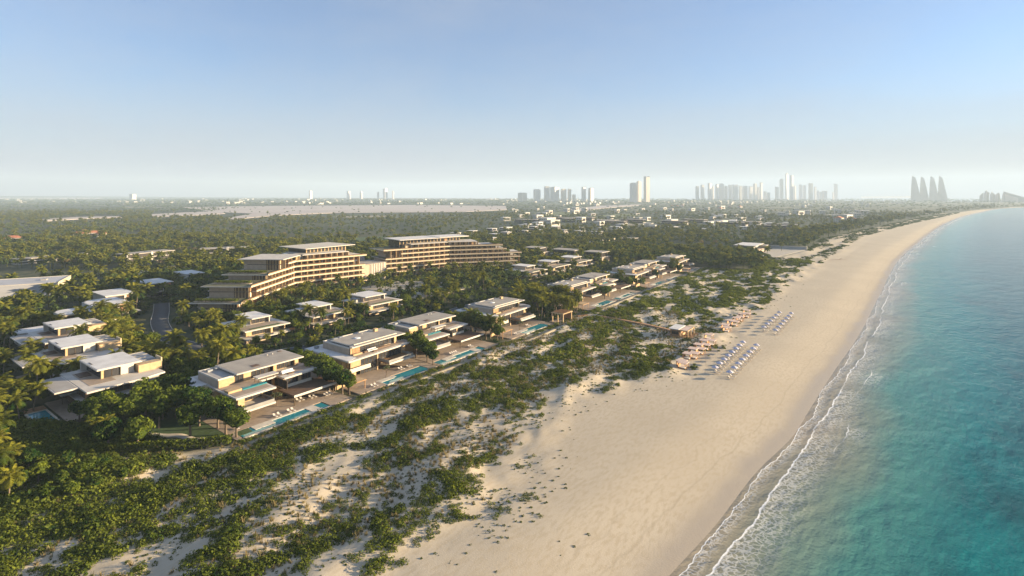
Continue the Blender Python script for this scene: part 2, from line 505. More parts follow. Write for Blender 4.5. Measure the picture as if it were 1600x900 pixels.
def sea_mat():
    m, nt, N, L, P = new_mat('sea_water')
    at1 = N.new('ShaderNodeAttribute'); at1.attribute_name = 'offshore'
    g = N.new('ShaderNodeNewGeometry')
    pos = N.new('ShaderNodeSeparateXYZ'); L.new(g.outputs['Position'], pos.inputs[0])
    cv = N.new('ShaderNodeCombineXYZ')
    L.new(at1.outputs['Fac'], cv.inputs[0]); L.new(pos.outputs['Y'], cv.inputs[1])

    def noise(scale, detail=4, st=(1, 1, 1), src=None, rough=.5):
        n = N.new('ShaderNodeTexNoise'); n.inputs['Scale'].default_value = scale; n.inputs['Detail'].default_value = detail
        n.inputs['Roughness'].default_value = rough
        mp = N.new('ShaderNodeMapping'); mp.inputs['Scale'].default_value = st
        L.new(src or cv.outputs[0], mp.inputs[0]); L.new(mp.outputs[0], n.inputs['Vector'])
        return n.outputs['Fac']

    def math_(op, a, b, c=None, clamp=False):
        x = N.new('ShaderNodeMath'); x.operation = op; x.use_clamp = clamp
        for i, k in enumerate((a, b) if c is None else (a, b, c)):
            if isinstance(k, (int, float)): x.inputs[i].default_value = k
            else: L.new(k, x.inputs[i])
        return x.outputs[0]

    def rng_(s, a, b, c=0.0, d=1.0):
        x = N.new('ShaderNodeMapRange'); x.interpolation_type = 'SMOOTHSTEP'
        for k, v in (('From Min', a), ('From Max', b), ('To Min', c), ('To Max', d)): x.inputs[k].default_value = v
        L.new(s, x.inputs['Value']); return x.outputs['Result']

    def mix(f, a, b):
        x = N.new('ShaderNodeMix'); x.data_type = 'RGBA'
        L.new(f, x.inputs['Factor'])
        for k, c in (('A', a), ('B', b)):
            if isinstance(c, tuple): x.inputs[k].default_value = (*c, 1)
            else: L.new(c, x.inputs[k])
        return x.outputs['Result']
    off = at1.outputs['Fac']
    # seabed colour by distance from the shore
    wob = math_('MULTIPLY_ADD', noise(.02, 4, (1, .6, 1)), 30.0, off)
    depth = N.new('ShaderNodeValToRGB')
    cr = depth.color_ramp
    L.new(rng_(wob, 8, 110), depth.inputs[0])
    cols = [(0.0, (.33, .27, .20)), (.07, (.23, .235, .18)), (.20, (.07, .215, .19)), (.42, (.010, .166, .172)), (.72, (.005, .10, .115)), (1.0, (.005, .072, .088))]
    cr.elements[0].position, cr.elements[0].color = cols[0][0], (*cols[0][1], 1)
    cr.elements[1].position, cr.elements[1].color = cols[-1][0], (*cols[-1][1], 1)
    for p, c in cols[1:-1]:
        e = cr.elements.new(p); e.color = (*c, 1)
    patch = rng_(noise(.035, 5, (1, .55, 1), rough=.6), .50, .66)
    patch = math_('MULTIPLY', patch, rng_(off, 22, 50))
    col = mix(math_('MULTIPLY', patch, .6), depth.outputs[0], (.008, .045, .055))
    # foam: thin crest lines with lacy wash behind them
    lace = noise(1.1, 6, (1, .8, 1), rough=.72)
    vor = N.new('ShaderNodeTexVoronoi'); vor.feature = 'DISTANCE_TO_EDGE'; vor.inputs['Scale'].default_value = .75
    dn = N.new('ShaderNodeVectorMath'); dn.operation = 'ADD'
    nz = N.new('ShaderNodeTexNoise'); nz.inputs['Scale'].default_value = .5; nz.inputs['Detail'].default_value = 4
    L.new(cv.outputs[0], nz.inputs['Vector'])
    sc = N.new('ShaderNodeVectorMath'); sc.operation = 'SCALE'; sc.inputs['Scale'].default_value = 2.5
    L.new(nz.outputs['Color'], sc.inputs[0]); L.new(sc.outputs[0], dn.inputs[0]); L.new(cv.outputs[0], dn.inputs[1])
    L.new(dn.outputs[0], vor.inputs['Vector'])
    cells = rng_(vor.outputs['Distance'], .16, .02)
    foam = None
    for k, (d0, amp, fr, width, trail, lo, hi, seed) in enumerate([
            (1.0, 9.0, .022, .13, 2.2, .25, .45, 3.1), (5.0, 11.0, .016, .26, 7.0, .36, .50, 17.7), (10.5, 12.0, .013, .17, 5.0, .55, .62, 41.3), (19.0, 16.0, .02, .14, 3.5, .66, .70, 77.7)]):
        cvk = N.new('ShaderNodeCombineXYZ'); cvk.inputs[0].default_value = seed
        L.new(pos.outputs['Y'], cvk.inputs[1])
        w = noise(fr, 4, (1, 1, 1), cvk.outputs[0], .55)
        seg = noise(fr * 1.1, 2, (1, 1, 1), cvk.outputs[0])
        ck2 = N.new('ShaderNodeCombineXYZ'); ck2.inputs[0].default_value = seed * 2.3 + 9
        L.new(pos.outputs['Y'], ck2.inputs[1])
        seg = rng_(noise(fr * 1.3, 2, (1, 1, 1), ck2.outputs[0]), lo, hi)
        dd = math_('SUBTRACT', math_('MULTIPLY_ADD', w, amp, off), d0 + amp * .5)
        jag = math_('MULTIPLY_ADD', noise(.45, 3), 1.2, math_('SUBTRACT', dd, .6))
        line = math_('MULTIPLY', rng_(jag, -width * .5, 0.0), rng_(jag, width * 2.0, width * .6))
        tr = math_('MULTIPLY', rng_(jag, 0.0, .4), rng_(jag, trail * 1.5, .5))
        wash = math_('MULTIPLY', tr, math_('MULTIPLY', math_('ADD', cells, rng_(lace, .54, .70), clamp=True), .45))
        f = math_('MULTIPLY', math_('MAXIMUM', line, wash), seg)
        foam = f if foam is None else math_('MAXIMUM', foam, f)
    col = mix(foam, col, (.80, .80, .79))
    L.new(col, P.inputs['Base Color'])
    L.new(rng_(foam, 0, 1, .14, .8), P.inputs['Roughness'])
    P.inputs['IOR'].default_value = 1.33; P.inputs['Specular IOR Level'].default_value = .12
    # swell and ripples
    h = math_('ADD', math_('MULTIPLY', noise(.11, 3, (1, .45, 1)), 1.0), math_('ADD', math_('MULTIPLY', noise(.42, 4, (1, .5, 1)), .42), math_('MULTIPLY', noise(1.6, 3), .12)))
    b = N.new('ShaderNodeBump'); b.inputs['Strength'].default_value = .7; b.inputs['Distance'].default_value = 1.0
    L.new(h, b.inputs['Height']); L.new(b.outputs['Normal'], P.inputs['Normal'])
    return m


sea = mesh_np('sea', np.stack([VV2, UU2, np.full_like(UU2, WZ)], -1).reshape(-1, 3), Q[:, ::-1], sea_mat(), smooth=True)
a = sea.data.attributes.new('offshore', 'FLOAT', 'POINT'); a.data.foreach_set('value', DD2.astype(np.float32).ravel())
tag(sea, kind='structure')


# ------------------------------------------------------------------ flat strips: roads, paths, lawns, flats
def strip(name, pts, width, z, m, kerb=None, n=6):
    P_ = [np.array(p, float) for p in pts]
    out = []
    for i in range(len(P_) - 1):
        p0 = P_[max(i - 1, 0)]; p1 = P_[i]; p2 = P_[i + 1]; p3 = P_[min(i + 2, len(P_) - 1)]
        for k in range(n):
            t = k / n
            out.append(.5 * ((2 * p1) + (-p0 + p2) * t + (2 * p0 - 5 * p1 + 4 * p2 - p3) * t * t + (-p0 + 3 * p1 - 3 * p2 + p3) * t ** 3))
    out.append(P_[-1]); out = np.array(out)
    T = np.gradient(out, axis=0); T /= np.linalg.norm(T, axis=1)[:, None]
    Nn = np.stack([-T[:, 1], T[:, 0]], 1)

    def ribbon(nm, o0, o1, z0, z1, mm):
        A = out + Nn * o0; B = out + Nn * o1; k = len(out)
        V = np.concatenate([np.c_[A, np.full(k, z1)], np.c_[B, np.full(k, z1)], np.c_[A, np.full(k, z0)], np.c_[B, np.full(k, z0)]])
        q = []
        for i in range(k - 1):
            q += [(i, i + 1, k + i + 1, k + i), (2 * k + i, 2 * k + i + 1, i + 1, i), (k + i, k + i + 1, 3 * k + i + 1, 3 * k + i)]
        return tag(mesh_np(nm, V, np.array(q), mm), kind='structure')
    ribbon(name, -width / 2, width / 2, z - .4, z, m)
    if kerb:
        ribbon('kerb', width / 2 + .01, width / 2 + .25, z - .4, z + .12, kerb); ribbon('kerb', -width / 2 - .25, -width / 2 - .01, z - .4, z + .12, kerb)
    return out


def flat(name, poly, z, m, th=.3):
    b = MB(); b.prism(poly, z - th, z)
    return tag(b.build(name, m), kind='structure')


road_pts = strip('road', [(-372, 136), (-345, 126), (-320, 116), (-296, 109), (-276, 105), (-255, 106), (-225, 113), (-212, 140), (-211, 200), (-214, 300), (-216, 420)], 7.6, .34, M['asphalt'], M['kerb'])
strip('coast_path', [(-143.2, 62), (-143.0, 90), (-143, 150), (-141, 205), (-143, 247)], 2.6, .42, M['trackm'])
strip('coast_path', [(-144.5, 285), (-146, 340), (-148, 420), (-151, 500)], 4.0, .42, M['trackm'])
bw = strip('boardwalk', [(-146, 258), (-140, 265), (-126, 264.5), (-110, 262.5), (-97, 259.5), (-91, 257)], 2.2, .9, M['wood'])
flat('lawn', [(-186, 49), (-150, 73), (-150, 78), (-188, 82)], .32, M['lawn'])
strip('garden_path', [(-176, 57), (-173.6, 58.7), (-168, 61.5), (-164, 64.5), (-158, 66), (-152, 71)], 1.7, .40, M['pave'])
flat('plaza', [(-318, 226), (-262, 226), (-252, 250), (-255, 296), (-292, 300), (-318, 280)], .33, M['pave'])
flat('parking_yard', [(-135, 630), (-112, 630), (-98, 738), (-134, 745)], .32, M['pave'])
flat('plaza', [(-250, 655), (-178, 650), (-176, 690), (-252, 700)], .32, M['grey'])
flat('paved_yard', [gp(205, 424), gp(300, 412), gp(292, 420), gp(205, 432)], .5, M['pave'])
M['flat'] = mat('pale_tidal_flat', (.52, .44, .38), .6, (.45, .38, .33), .004)
for k, pp in enumerate([[(235, 335), (290, 332), (345, 330), (352, 334), (300, 337), (240, 339)],
                        [(285, 324), (420, 322), (480, 321.5), (640, 320.5), (790, 322), (792, 328), (730, 331), (640, 332), (520, 333), (430, 337), (365, 343), (350, 342), (395, 334), (330, 331)],
                        [(66, 343), (120, 339.5), (185, 338), (190, 340), (125, 342.5), (70, 346)],
                        [(0, 309), (160, 309), (160, 311), (0, 312)],
                        [(890, 328), (935, 322), (1000, 319.5), (1004, 321), (950, 325), (905, 330)],
                        [(1345, 306.8), (1425, 306.5), (1425, 309), (1345, 309.5)]]):
    flat('sand_flat', [gp(*p) for p in pp], .8 + .1 * k, M['flat'], 1.5)
M['field'] = mat('pale_green_field', (.12, .15, .05), .95, (.09, .11, .04), .02)
flat('field', [gp(830, 333), gp(895, 331), gp(905, 334), gp(850, 338)], .9, M['field'])
flat('field', [gp(935, 337), gp(985, 334), gp(1000, 337), gp(950, 340)], .9, M['field'])
flat('field', [gp(545, 372), gp(640, 368), gp(650, 372), gp(550, 379)], .6, M['lawn'])

# ------------------------------------------------------------------ beach villas
G0 = .3   # finished ground level in the resort


def slab(parent, poly, z0, z1, m=None, name='roof_slab', trim=True):
    """poly as (a, b) pairs; a flat slab with a thin pale top sheet inside its raised edge"""
    b = MB(); b.prism([(q[1], q[0]) for q in poly], z0, z1)
    return b.build(name, m or M['render'], parent)


def rect(a0, a1, b0, b1): return [(a0, b0), (a1, b0), (a1, b1), (a0, b1)]


def roof_sheet(parent, poly, z, m, name='roof_finish'):
    b = MB(); b.prism([(q[1], q[0]) for q in poly], z + .004, z + .05)
    return b.build(name, m, parent)


def parapet_box(parent, a0, a1, b0, b1, z0, z1, m, fin):
    bx('upper_wall', m, parent, (a0, a1, b0, b1, z0, z1 - .45))
    t = .35
    bx('parapet', M['render'], parent, (a0 - .05, a1 + .05, b0 - .05, b0 + t, z1 - .45, z1), (a0 - .05, a1 + .05, b1 - t, b1 + .05, z1 - .45, z1),
       (a0 - .05, a0 + t, b0 + t, b1 - t, z1 - .45, z1), (a1 - t, a1 + .05, b0 + t, b1 - t, z1 - .45, z1))
    bx('roof_finish', fin, parent, (a0 + t, a1 - t, b0 + t, b1 - t, z1 - .445, z1 - .38))


def villa_u(label, u0, v0, sc=1.0, rest=''):
    """U-shaped villa: two wings towards the sea round a court, long upper pavilion with a flat overhanging roof"""
    t = thing('beach_villa', label, 'villa', v0, u0, G0, group='villas along the beach front')
    t.scale = (1, sc, 1)
    bx('terrace', M['deck'], t, (0.5, 38.5, -46, -6.3, -.5, .06), (30.5, 38.5, -6.2, -.9, -.5, .05), (.5, 2.2, -6.2, -.9, -.5, .05))
    # ground floor
    w0 = bx('ground_floor_wall', M['stone'], t, (3, 36, -42, -24.5, .07, 3.1), (9, 10.2, -24.5, -14, .07, 3.1), (24, 34, -24.5, -19.5, .07, 3.1))
    win_sea(t, 11, 18, .3, 2.9, -24.4, 5); win_sea(t, 24.6, 33.4, .3, 2.9, -19.4, 6)
    win_side(t, -36, -28, .4, 2.6, 3, 4)
    # first floor
    slab(t, rect(6.8, 16.8, -30, -9.7), 3.1, 3.6, name='balcony_slab')
    bx('balcony_railing', M['rail'], t, (7.2, 16.4, -10.1, -10.0, 3.6, 4.6), (16.4, 16.5, -24, -10.0, 3.6, 4.6), (7.1, 7.2, -24, -10.0, 3.6, 4.6))
    slab(t, [(22.8, -19.4), (38, -18.4), (38.2, -9.4), (22.8, -9.4)], 3.1, 3.55, M['wooddark'], 'canopy')
    bx('canopy_fascia', M['render'], t, (22.6, 38.3, -9.38, -9.1, 3.05, 3.72))
    bx('canopy_post', M['frame'], t, (37.6, 37.9, -10.4, -10.1, .07, 3.09)); bx('canopy_post', M['frame'], t, (23.2, 23.5, -10.4, -10.1, .07, 3.09))
    bx('canopy_post', M['stone'], t, (7.4, 7.9, -11, -10.5, .07, 3.09))
    bx('first_floor_wall', M['stone'], t, (3, 36, -42, -24.6, 3.11, 6.9), (7.5, 9.5, -24.5, -14.5, 3.61, 6.9), (9.5, 16.5, -24.5, -17, 3.61, 6.9), (24, 34.5, -24.5, -18.6, 3.56, 6.9))
    bx('side_cladding', M['wooddark'], t, (2.7, 2.98, -42, -31, .1, 6.6))
    win_sea(t, 10, 16, 3.9, 6.5, -16.9, 4); win_sea(t, 25, 29.5, 4.0, 6.5, -18.5, 3); win_sea(t, 31, 34.2, 4.0, 6.5, -18.5, 3)
    win_sea(t, 18.5, 23.5, .4, 6.5, -24.5, 4)
    win_side(t, -23, -15.5, 3.9, 6.5, 24, 3)
    bx('spandrel', M['coping'], t, (24, 34.6, -18.4, -18.2, 3.56, 4.5))
    # second level deck
    slab(t, [(2.4, -43), (36, -41), (36.6, -17.4), (23.8, -16.8), (23.8, -21), (18, -21), (18, -11.6), (5.6, -11.6), (5.6, -31), (2.4, -31)], 6.9, 7.4, M['render'], 'upper_deck')
    roof_sheet(t, [(6.2, -30), (17.4, -30), (17.4, -13), (6.2, -13)], 7.4, M['deck'], 'deck_paving')
    roof_sheet(t, [(18.2, -24), (35.8, -24), (35.8, -19.6), (24.2, -19.6), (24.2, -21.4), (18.2, -21.4)], 7.4, M['deck'], 'deck_paving')
    roof_sheet(t, [(2.6, -42.8), (6, -42.8), (6, -31.3), (2.6, -31.3)], 7.4, M['roofwhite'])
    bx('plunge_pool', M['pool'], t, (10.2, 17.9, -18.6, -16.9, 7.46, 7.72))
    bx('planter', M['stone'], t, (5.9, 10, -19.6, -17.0, 7.46, 8.1))
    # upper pavilion
    parapet_box(t, 6.4, 22.4, -38.4, -24.7, 7.41, 10.2, M['box'], M['grey'])
    bx('upper_wall', M['stone'], t, (22.42, 34, -37, -26.6, 7.41, 10.25), (6.5, 11.4, -24.69, -24.5, 7.45, 9.7), (14.2, 16.6, -24.69, -24.45, 7.45, 10.2), (24.4, 26, -26.59, -25.6, 7.45, 10.25), (32.6, 34, -26.59, -25.4, 7.45, 10.25))
    win_sea(t, 11.5, 14.1, 7.6, 10.0, -24.6, 2); win_sea(t, 16.8, 24.2, 7.6, 10.0, -24.55 if False else -24.6, 5); win_sea(t, 26.2, 32.4, 7.6, 10.0, -26.5, 4)
    bx('corner_pier', M['stone'], t, (22.4, 24.35, -26.58, -24.55, 7.45, 10.2))
    slab(t, rect(11.6, 35, -38.2, -23.6), 10.26, 10.62, M['render'], 'roof_slab')
    roof_sheet(t, rect(11.9, 34.7, -37.9, -23.9), 10.62, M['roof'])
    bx('roof_unit', M['greyblue'], t, (8, 9.6, -36.6, -35.2, 9.83, 10.5), (10.4, 12, -36.6, -35.2, 9.83, 10.5)); bx('roof_vent', M['grey'], t, (27.5, 27.9, -35, -34.6, 10.68, 11.1), (29.4, 29.8, -35, -34.6, 10.68, 11.1))
    bx('roof_hatch', M['wooddark'], t, (18.2, 20.6, -28.4, -26, 10.68, 10.76)); bx('roof_hatch', M['wooddark'], t, (32.4, 33.6, -36.6, -35.4, 10.68, 10.76))
    bx('terrace_canopy', M['render'], t, (15.6, 22.6, -21.2, -18.2, 9.05, 9.3)); bx('canopy_post', M['frame'], t, (15.9, 16.1, -18.7, -18.5, 7.46, 9.04), (22.1, 22.3, -18.7, -18.5, 7.46, 9.04), (15.9, 16.1, -20.9, -20.7, 7.46, 9.04), (22.1, 22.3, -20.9, -20.7, 7.46, 9.04))
    p = thing('swimming_pool', rest, 'pool', v0, u0, G0, group='pools along the beach front')
    p.scale = (1, sc, 1)
    W_ = [(2.6, -1), (24, -1), (24, -5.4), (13, -5.4), (13, -3.2), (7, -3.2), (7, -6), (2.6, -6)]
    b = MB(); b.prism([(q[1], q[0]) for q in W_], -.25, -.03); b.build('pool_water', M['pool'], p)
    bx('pool_water', M['pool'], p, (27.2, 30, -5.8, -1, -.25, -.03))
    bx('pool_wall', M['coping'], p, (2.2, 30.4, -.98, -.4, -.9, .14)); bx('pool_ledge', M['coping'], p, (24.02, 27.18, -6.2, -1, -.3, .08), (13, 24, -6.2, -5.42, -.3, .075), (7.02, 12.98, -6.2, -3.22, -.3, .07))
    return t


def villa_s(label, u0, v0, sc=1.0, rest=''):
    """villa with one sweeping white roof deck, boxed upper storey and a pool on the sea side"""
    t = thing('beach_villa', label, 'villa', v0, u0, G0, group='villas along the beach front')
    t.scale = (1, sc, 1)
    bx('terrace', M['deck'], t, (2, 40, -44, -7.2, -.5, .06), (2, 13.4, -7.1, -1.2, -.5, .05), (35.2, 39, -7.1, -1.2, -.5, .05))
    bx('ground_floor_wall', M['stone'], t, (7.5, 37, -42, -22, .07, 3.1), (9, 13, -22, -18, .07, 3.1))
    win_sea(t, 13.5, 22, .3, 3.0, -21.9, 6); win_sea(t, 23, 36, .3, 2.9, -21.9, 8); win_side(t, -40, -26, .5, 2.8, 7.5, 6)
    slab(t, rect(6.8, 16.6, -30, -13.9), 3.1, 3.55, name='balcony_slab')
    bx('balcony_railing', M['coping'], t, (6.9, 16.5, -14.2, -14.0, 3.55, 4.5), (6.85, 7.0, -22, -14.2, 3.55, 4.5))
    slab(t, rect(22.6, 35.4, -30, -10.6), 3.05, 3.5, M['wood'], 'balcony_slab')
    bx('balcony_fascia', M['render'], t, (22.5, 35.5, -10.58, -10.3, 3.0, 3.7))
    bx('balcony_railing', M['rail'], t, (22.8, 35.2, -11.1, -11.0, 3.5, 4.5), (35.1, 35.2, -18, -11.1, 3.5, 4.5), (22.8, 22.9, -18, -11.1, 3.5, 4.5))
    bx('first_floor_wall', M['stone'], t, (7.2, 38, -41, -22.2, 3.11, 6.9), (9.4, 14, -22.2, -16.6, 3.56, 6.9), (7.4, 9.3, -22.2, -19, 3.56, 6.9), (34, 36.5, -22.2, -17.2, 3.51, 6.9))
    win_sea(t, 14.2, 21.8, .35, 6.7, -17.2, 4); win_sea(t, 22.6, 33.8, 3.7, 6.7, -17.0, 7); win_side(t, -17, -13.5 - 3, 3.8, 6.5, 9.3, 1)
    bx('glazed_corner', M['glass'], t, (14.3, 33.7, -22, -17.4, 3.52, 6.8))
    bx('bay_pier', M['stone'], t, (21.9, 22.5, -22, -16.9, .07, 6.88))
    # roof deck
    deck = [(6.8, -42), (15, -42), (15, -38.5), (39, -37), (40.8, -30), (41.6, -22), (41.3, -19), (40.3, -17), (38.5, -15.6), (6.8, -14)]
    slab(t, deck, 6.9, 7.4, M['render'], 'roof_deck')
    roof_sheet(t, [(7.1, -41.7), (11.4, -41.7), (11.4, -16), (7.1, -14.5)], 7.4, M['roofwhite'])
    roof_sheet(t, [(12, -20), (38.4, -20), (38.4, -17.2), (12, -15.4)], 7.4, M['deck'], 'deck_paving')
    bx('deck_planter', M['stone'], t, (12, 16, -19.2, -18.2, 7.46, 8.0)); bx('deck_bench', M['wooddark'], t, (17, 30, -18.9, -18.2, 7.46, 7.95))
    parapet_box(t, 11.7, 34, -37, -20.6, 7.41, 10.2, M['box'], M['grey'])
    bx('upper_wall', M['wood'], t, (12, 16.4, -20.53, -20.3, 7.46, 10.0)); bx('upper_wall', M['stone'], t, (11.9, 12.35, -20.29, -19.9, 7.46, 10.24), (32.8, 33.9, -20.53, -19.6, 7.46, 10.24))
    win_sea(t, 16.6, 32.6, 7.6, 10.0, -20.5, 7)
    slab(t, [(13, -34), (35, -34), (38, -32), (38, -18.7), (11.8, -18.7), (11.8, -20.5), (13, -20.5)], 10.25, 10.6, M['render'], 'roof_slab')
    roof_sheet(t, rect(13.3, 37.7, -33.6, -19.0), 10.6, M['roof'])
    bx('roof_unit', M['greyblue'], t, (15, 16.8, -35.9, -34.6, 9.83, 10.6), (17.6, 19.4, -35.9, -34.6, 9.83, 10.6), (9, 10.4, -39, -37.6, 7.46, 8.4)); bx('roof_vent', M['grey'], t, (26, 26.4, -32, -31.6, 10.66, 11.1))
    bx('roof_light', M['coping'], t, (14, 35, -21.2, -20.6, 10.66, 10.95)); bx('chimney', M['stone'], t, (31.6, 33.2, -31.6, -30.2, 10.66, 11.8))
    b = MB(); b.frustum(-28, 21, 10.66, 10.95, 1.4, .9, 12); b.build('skylight', M['fabric'], t)
    slab(t, rect(-.6, 7.2, -12.4, -4.4), 2.85, 3.15, M['wood'], 'garden_canopy')
    roof_sheet(t, rect(-.4, 7.0, -12.2, -4.6), 3.15, M['stone'], 'canopy_top')
    bx('canopy_post', M['wood'], t, (-.3, -.05, -5.0, -4.75, -.3, 2.84)); bx('canopy_post', M['wood'], t, (6.6, 6.85, -5.0, -4.75, -.3, 2.84)); bx('canopy_wall', M['stone'], t, (-.3, 6.8, -12.2, -11.9, -.3, 2.84))
    p = thing('swimming_pool', rest, 'pool', v0, u0, G0, group='pools along the beach front')
    p.scale = (1, sc, 1)
    W_ = [(13.8, -1.2), (35, -1.2), (35, -6.8), (20, -6.8), (20, -4.6), (13.8, -4.6)]
    b = MB(); b.prism([(q[1], q[0]) for q in W_], -.25, -.03); b.build('pool_water', M['pool'], p)
    bx('pool_wall', M['coping'], p, (13.4, 35.4, -1.18, -.6, -.9, .14)); bx('pool_ledge', M['coping'], p, (14, 19.98, -7.1, -4.62, -.3, .08), (13.4, 13.78, -7.1, -1.2, -.3, .075))
    bx('pool_steps', M['coping'], p, (20.2, 21.4, -6.6, -5.2, -.2, .0))
    return t


ordn = ['nearest', 'second', 'third', 'fourth', 'fifth', 'sixth', 'seventh', 'eighth', 'farthest']
front = [('u', 72, 1.0), ('s', 112, 1.0), ('u', 151, 1.0), ('s', 198, 1.0), ('s', 275, .98), ('u', 314, 1.0), ('s', 368, 1.0), ('u', 408, 1.02), ('s', 461, 1.0)]
VD = ['two winged tan villa with a rooftop plunge pool, nearest of the beach front row',
      'tan villa with a sweeping white roof deck, second along the beach front',
      'two winged villa with a grey roof deck, third along the beach front',
      'villa with boxed tan upper storey standing just before the palm grove on the beach front',
      'white decked villa just past the palm grove and timber pavilion on the beach front',
      'two winged villa second past the palm grove on the beach front',
      'white decked villa third past the palm grove on the beach front',
      'two winged villa second from the far end of the beach front',
      'white decked villa at the far end of the beach front, beside dark trees']
PD = ['long stepped turquoise pool beside the terrace of the nearest beach front villa', 'broad turquoise pool with a notched corner below the second beach front villa',
      'long turquoise pool with a pale ledge below the third beach front villa', 'turquoise pool beside the villa just before the palm grove',
      'small turquoise pool just past the palm grove, first of the far villas', 'dark turquoise pool second past the palm grove', 'turquoise pool third past the palm grove',
      'turquoise pool second from the far end of the beach front', 'farthest turquoise pool of the beach front, at the end of the path']
for k, (ty, u0, sc) in enumerate(front):
    (villa_u if ty == 'u' else villa_s)(VD[k], u0, -147.0, sc, PD[k])


# ------------------------------------------------------------------ second row villas
def garden_villa(label, u0, v0, L=22, roofL=9.6, box=True):
    t = thing('garden_villa', label, 'villa', v0, u0, G0, group='villas of the second row')
    bx('ground_floor_wall', M['box'], t, (4, L - 1, -28, -7, -.5, 2.7)); win_sea(t, 6, L - 3, .3, 2.5, -6.9, 5)
    slab(t, rect(1.5, L + .2, -29, -1.2), 2.7, 3.05, name='balcony_slab')
    bx('balcony_railing', M['rail'], t, (L - 8, L, -1.6, -1.5, 3.05, 3.95), (L - .1, L, -10, -1.6, 3.05, 3.95))
    bx('first_floor_wall', M['stone'], t, (4, L - 7.5, -27, -7, 3.06, 5.95), (L - 7.4, L - 6.4, -9, -5, 3.06, 5.95)); bx('corner_post', M['stone'], t, (L - .9, L - .4, -5.2, -4.7, 3.06, 5.95))
    win_sea(t, 7, L - 9, 3.3, 5.7, -6.9, 4); bx('glazed_room', M['glass'], t, (L - 6.3, L - 1.6, -26, -8.6, 3.06, 5.94)); win_side(t, -24, -10, 3.4, 5.6, 4, 5)
    slab(t, rect(1.6, L + 1.4, -29.4, -3.2), 5.96, 6.4, M['render'], 'roof_deck')
    roof_sheet(t, rect(3, L - 1, -13, -4.2), 6.4, M['deck'], 'deck_paving')
    bx('lawn_strip', M['lawn'], t, (5, L - 3, -6.4, -4.6, 6.46, 6.6))
    a0 = L - 2 - roofL - 1
    bx('upper_wall', M['box'], t, (a0 + .6, a0 + roofL - .8, -25.6, -14.6, 6.41, 9.05)); bx('upper_fin', M['render'], t, (a0 + roofL - .78, a0 + roofL - .3, -27, -13.2, 6.41, 9.05))
    win_sea(t, a0 + 1.2, a0 + roofL - 1.4, 6.6, 8.8, -14.5, 4)
    slab(t, rect(a0, a0 + roofL + .2, -28.4, -12.2), 9.06, 9.42, M['render'], 'roof_slab'); roof_sheet(t, rect(a0 + .3, a0 + roofL - .1, -28.1, -12.5), 9.42, M['roofwhite'])
    bx('roof_vent', M['grey'], t, (a0 + 2, a0 + 2.5, -26, -25.5, 9.48, 9.95), (a0 + 3.4, a0 + 3.9, -26, -25.5, 9.48, 9.95))
    if box: bx('roof_plant', M['grey'], t, (2.6, 6, -22, -17, 6.41, 8.2)); bx('plant_cover', M['greyblue'], t, (2.5, 6.1, -22.1, -16.9, 8.21, 8.3))
    slab(t, rect(L + 1.5, L + 6.5, -10, -3), 2.3, 2.5, M['wooddark'], 'pergola'); bx('pergola_post', M['wood'], t, (L + 6.1, L + 6.3, -3.5, -3.3, -.4, 2.29)); bx('pergola_post', M['wood'], t, (L + 6.1, L + 6.3, -9.7, -9.5, -.4, 2.29))
    return t


GL = ['white roofed garden villa behind the first beach villa, nearest of the second row', 'white roofed garden villa behind palms, second of the second row', 'white roofed garden villa with a long roof and grey roof box beside the hotel gardens',
      'white box villa past the hotel, first of the far group in the second row', 'pale villa with a shaded end wall, middle of the far group in the second row', 'pale villa at the far end of the second row']
for k, (u0, L, rl) in enumerate([(118, 22, 9.6), (152, 22, 11.5), (187, 23.5, 15), (344, 24, 12), (380, 26, 14), (420, 26, 16)]):
    garden_villa(GL[k], u0, -233.5, L, rl, k in (1, 2))


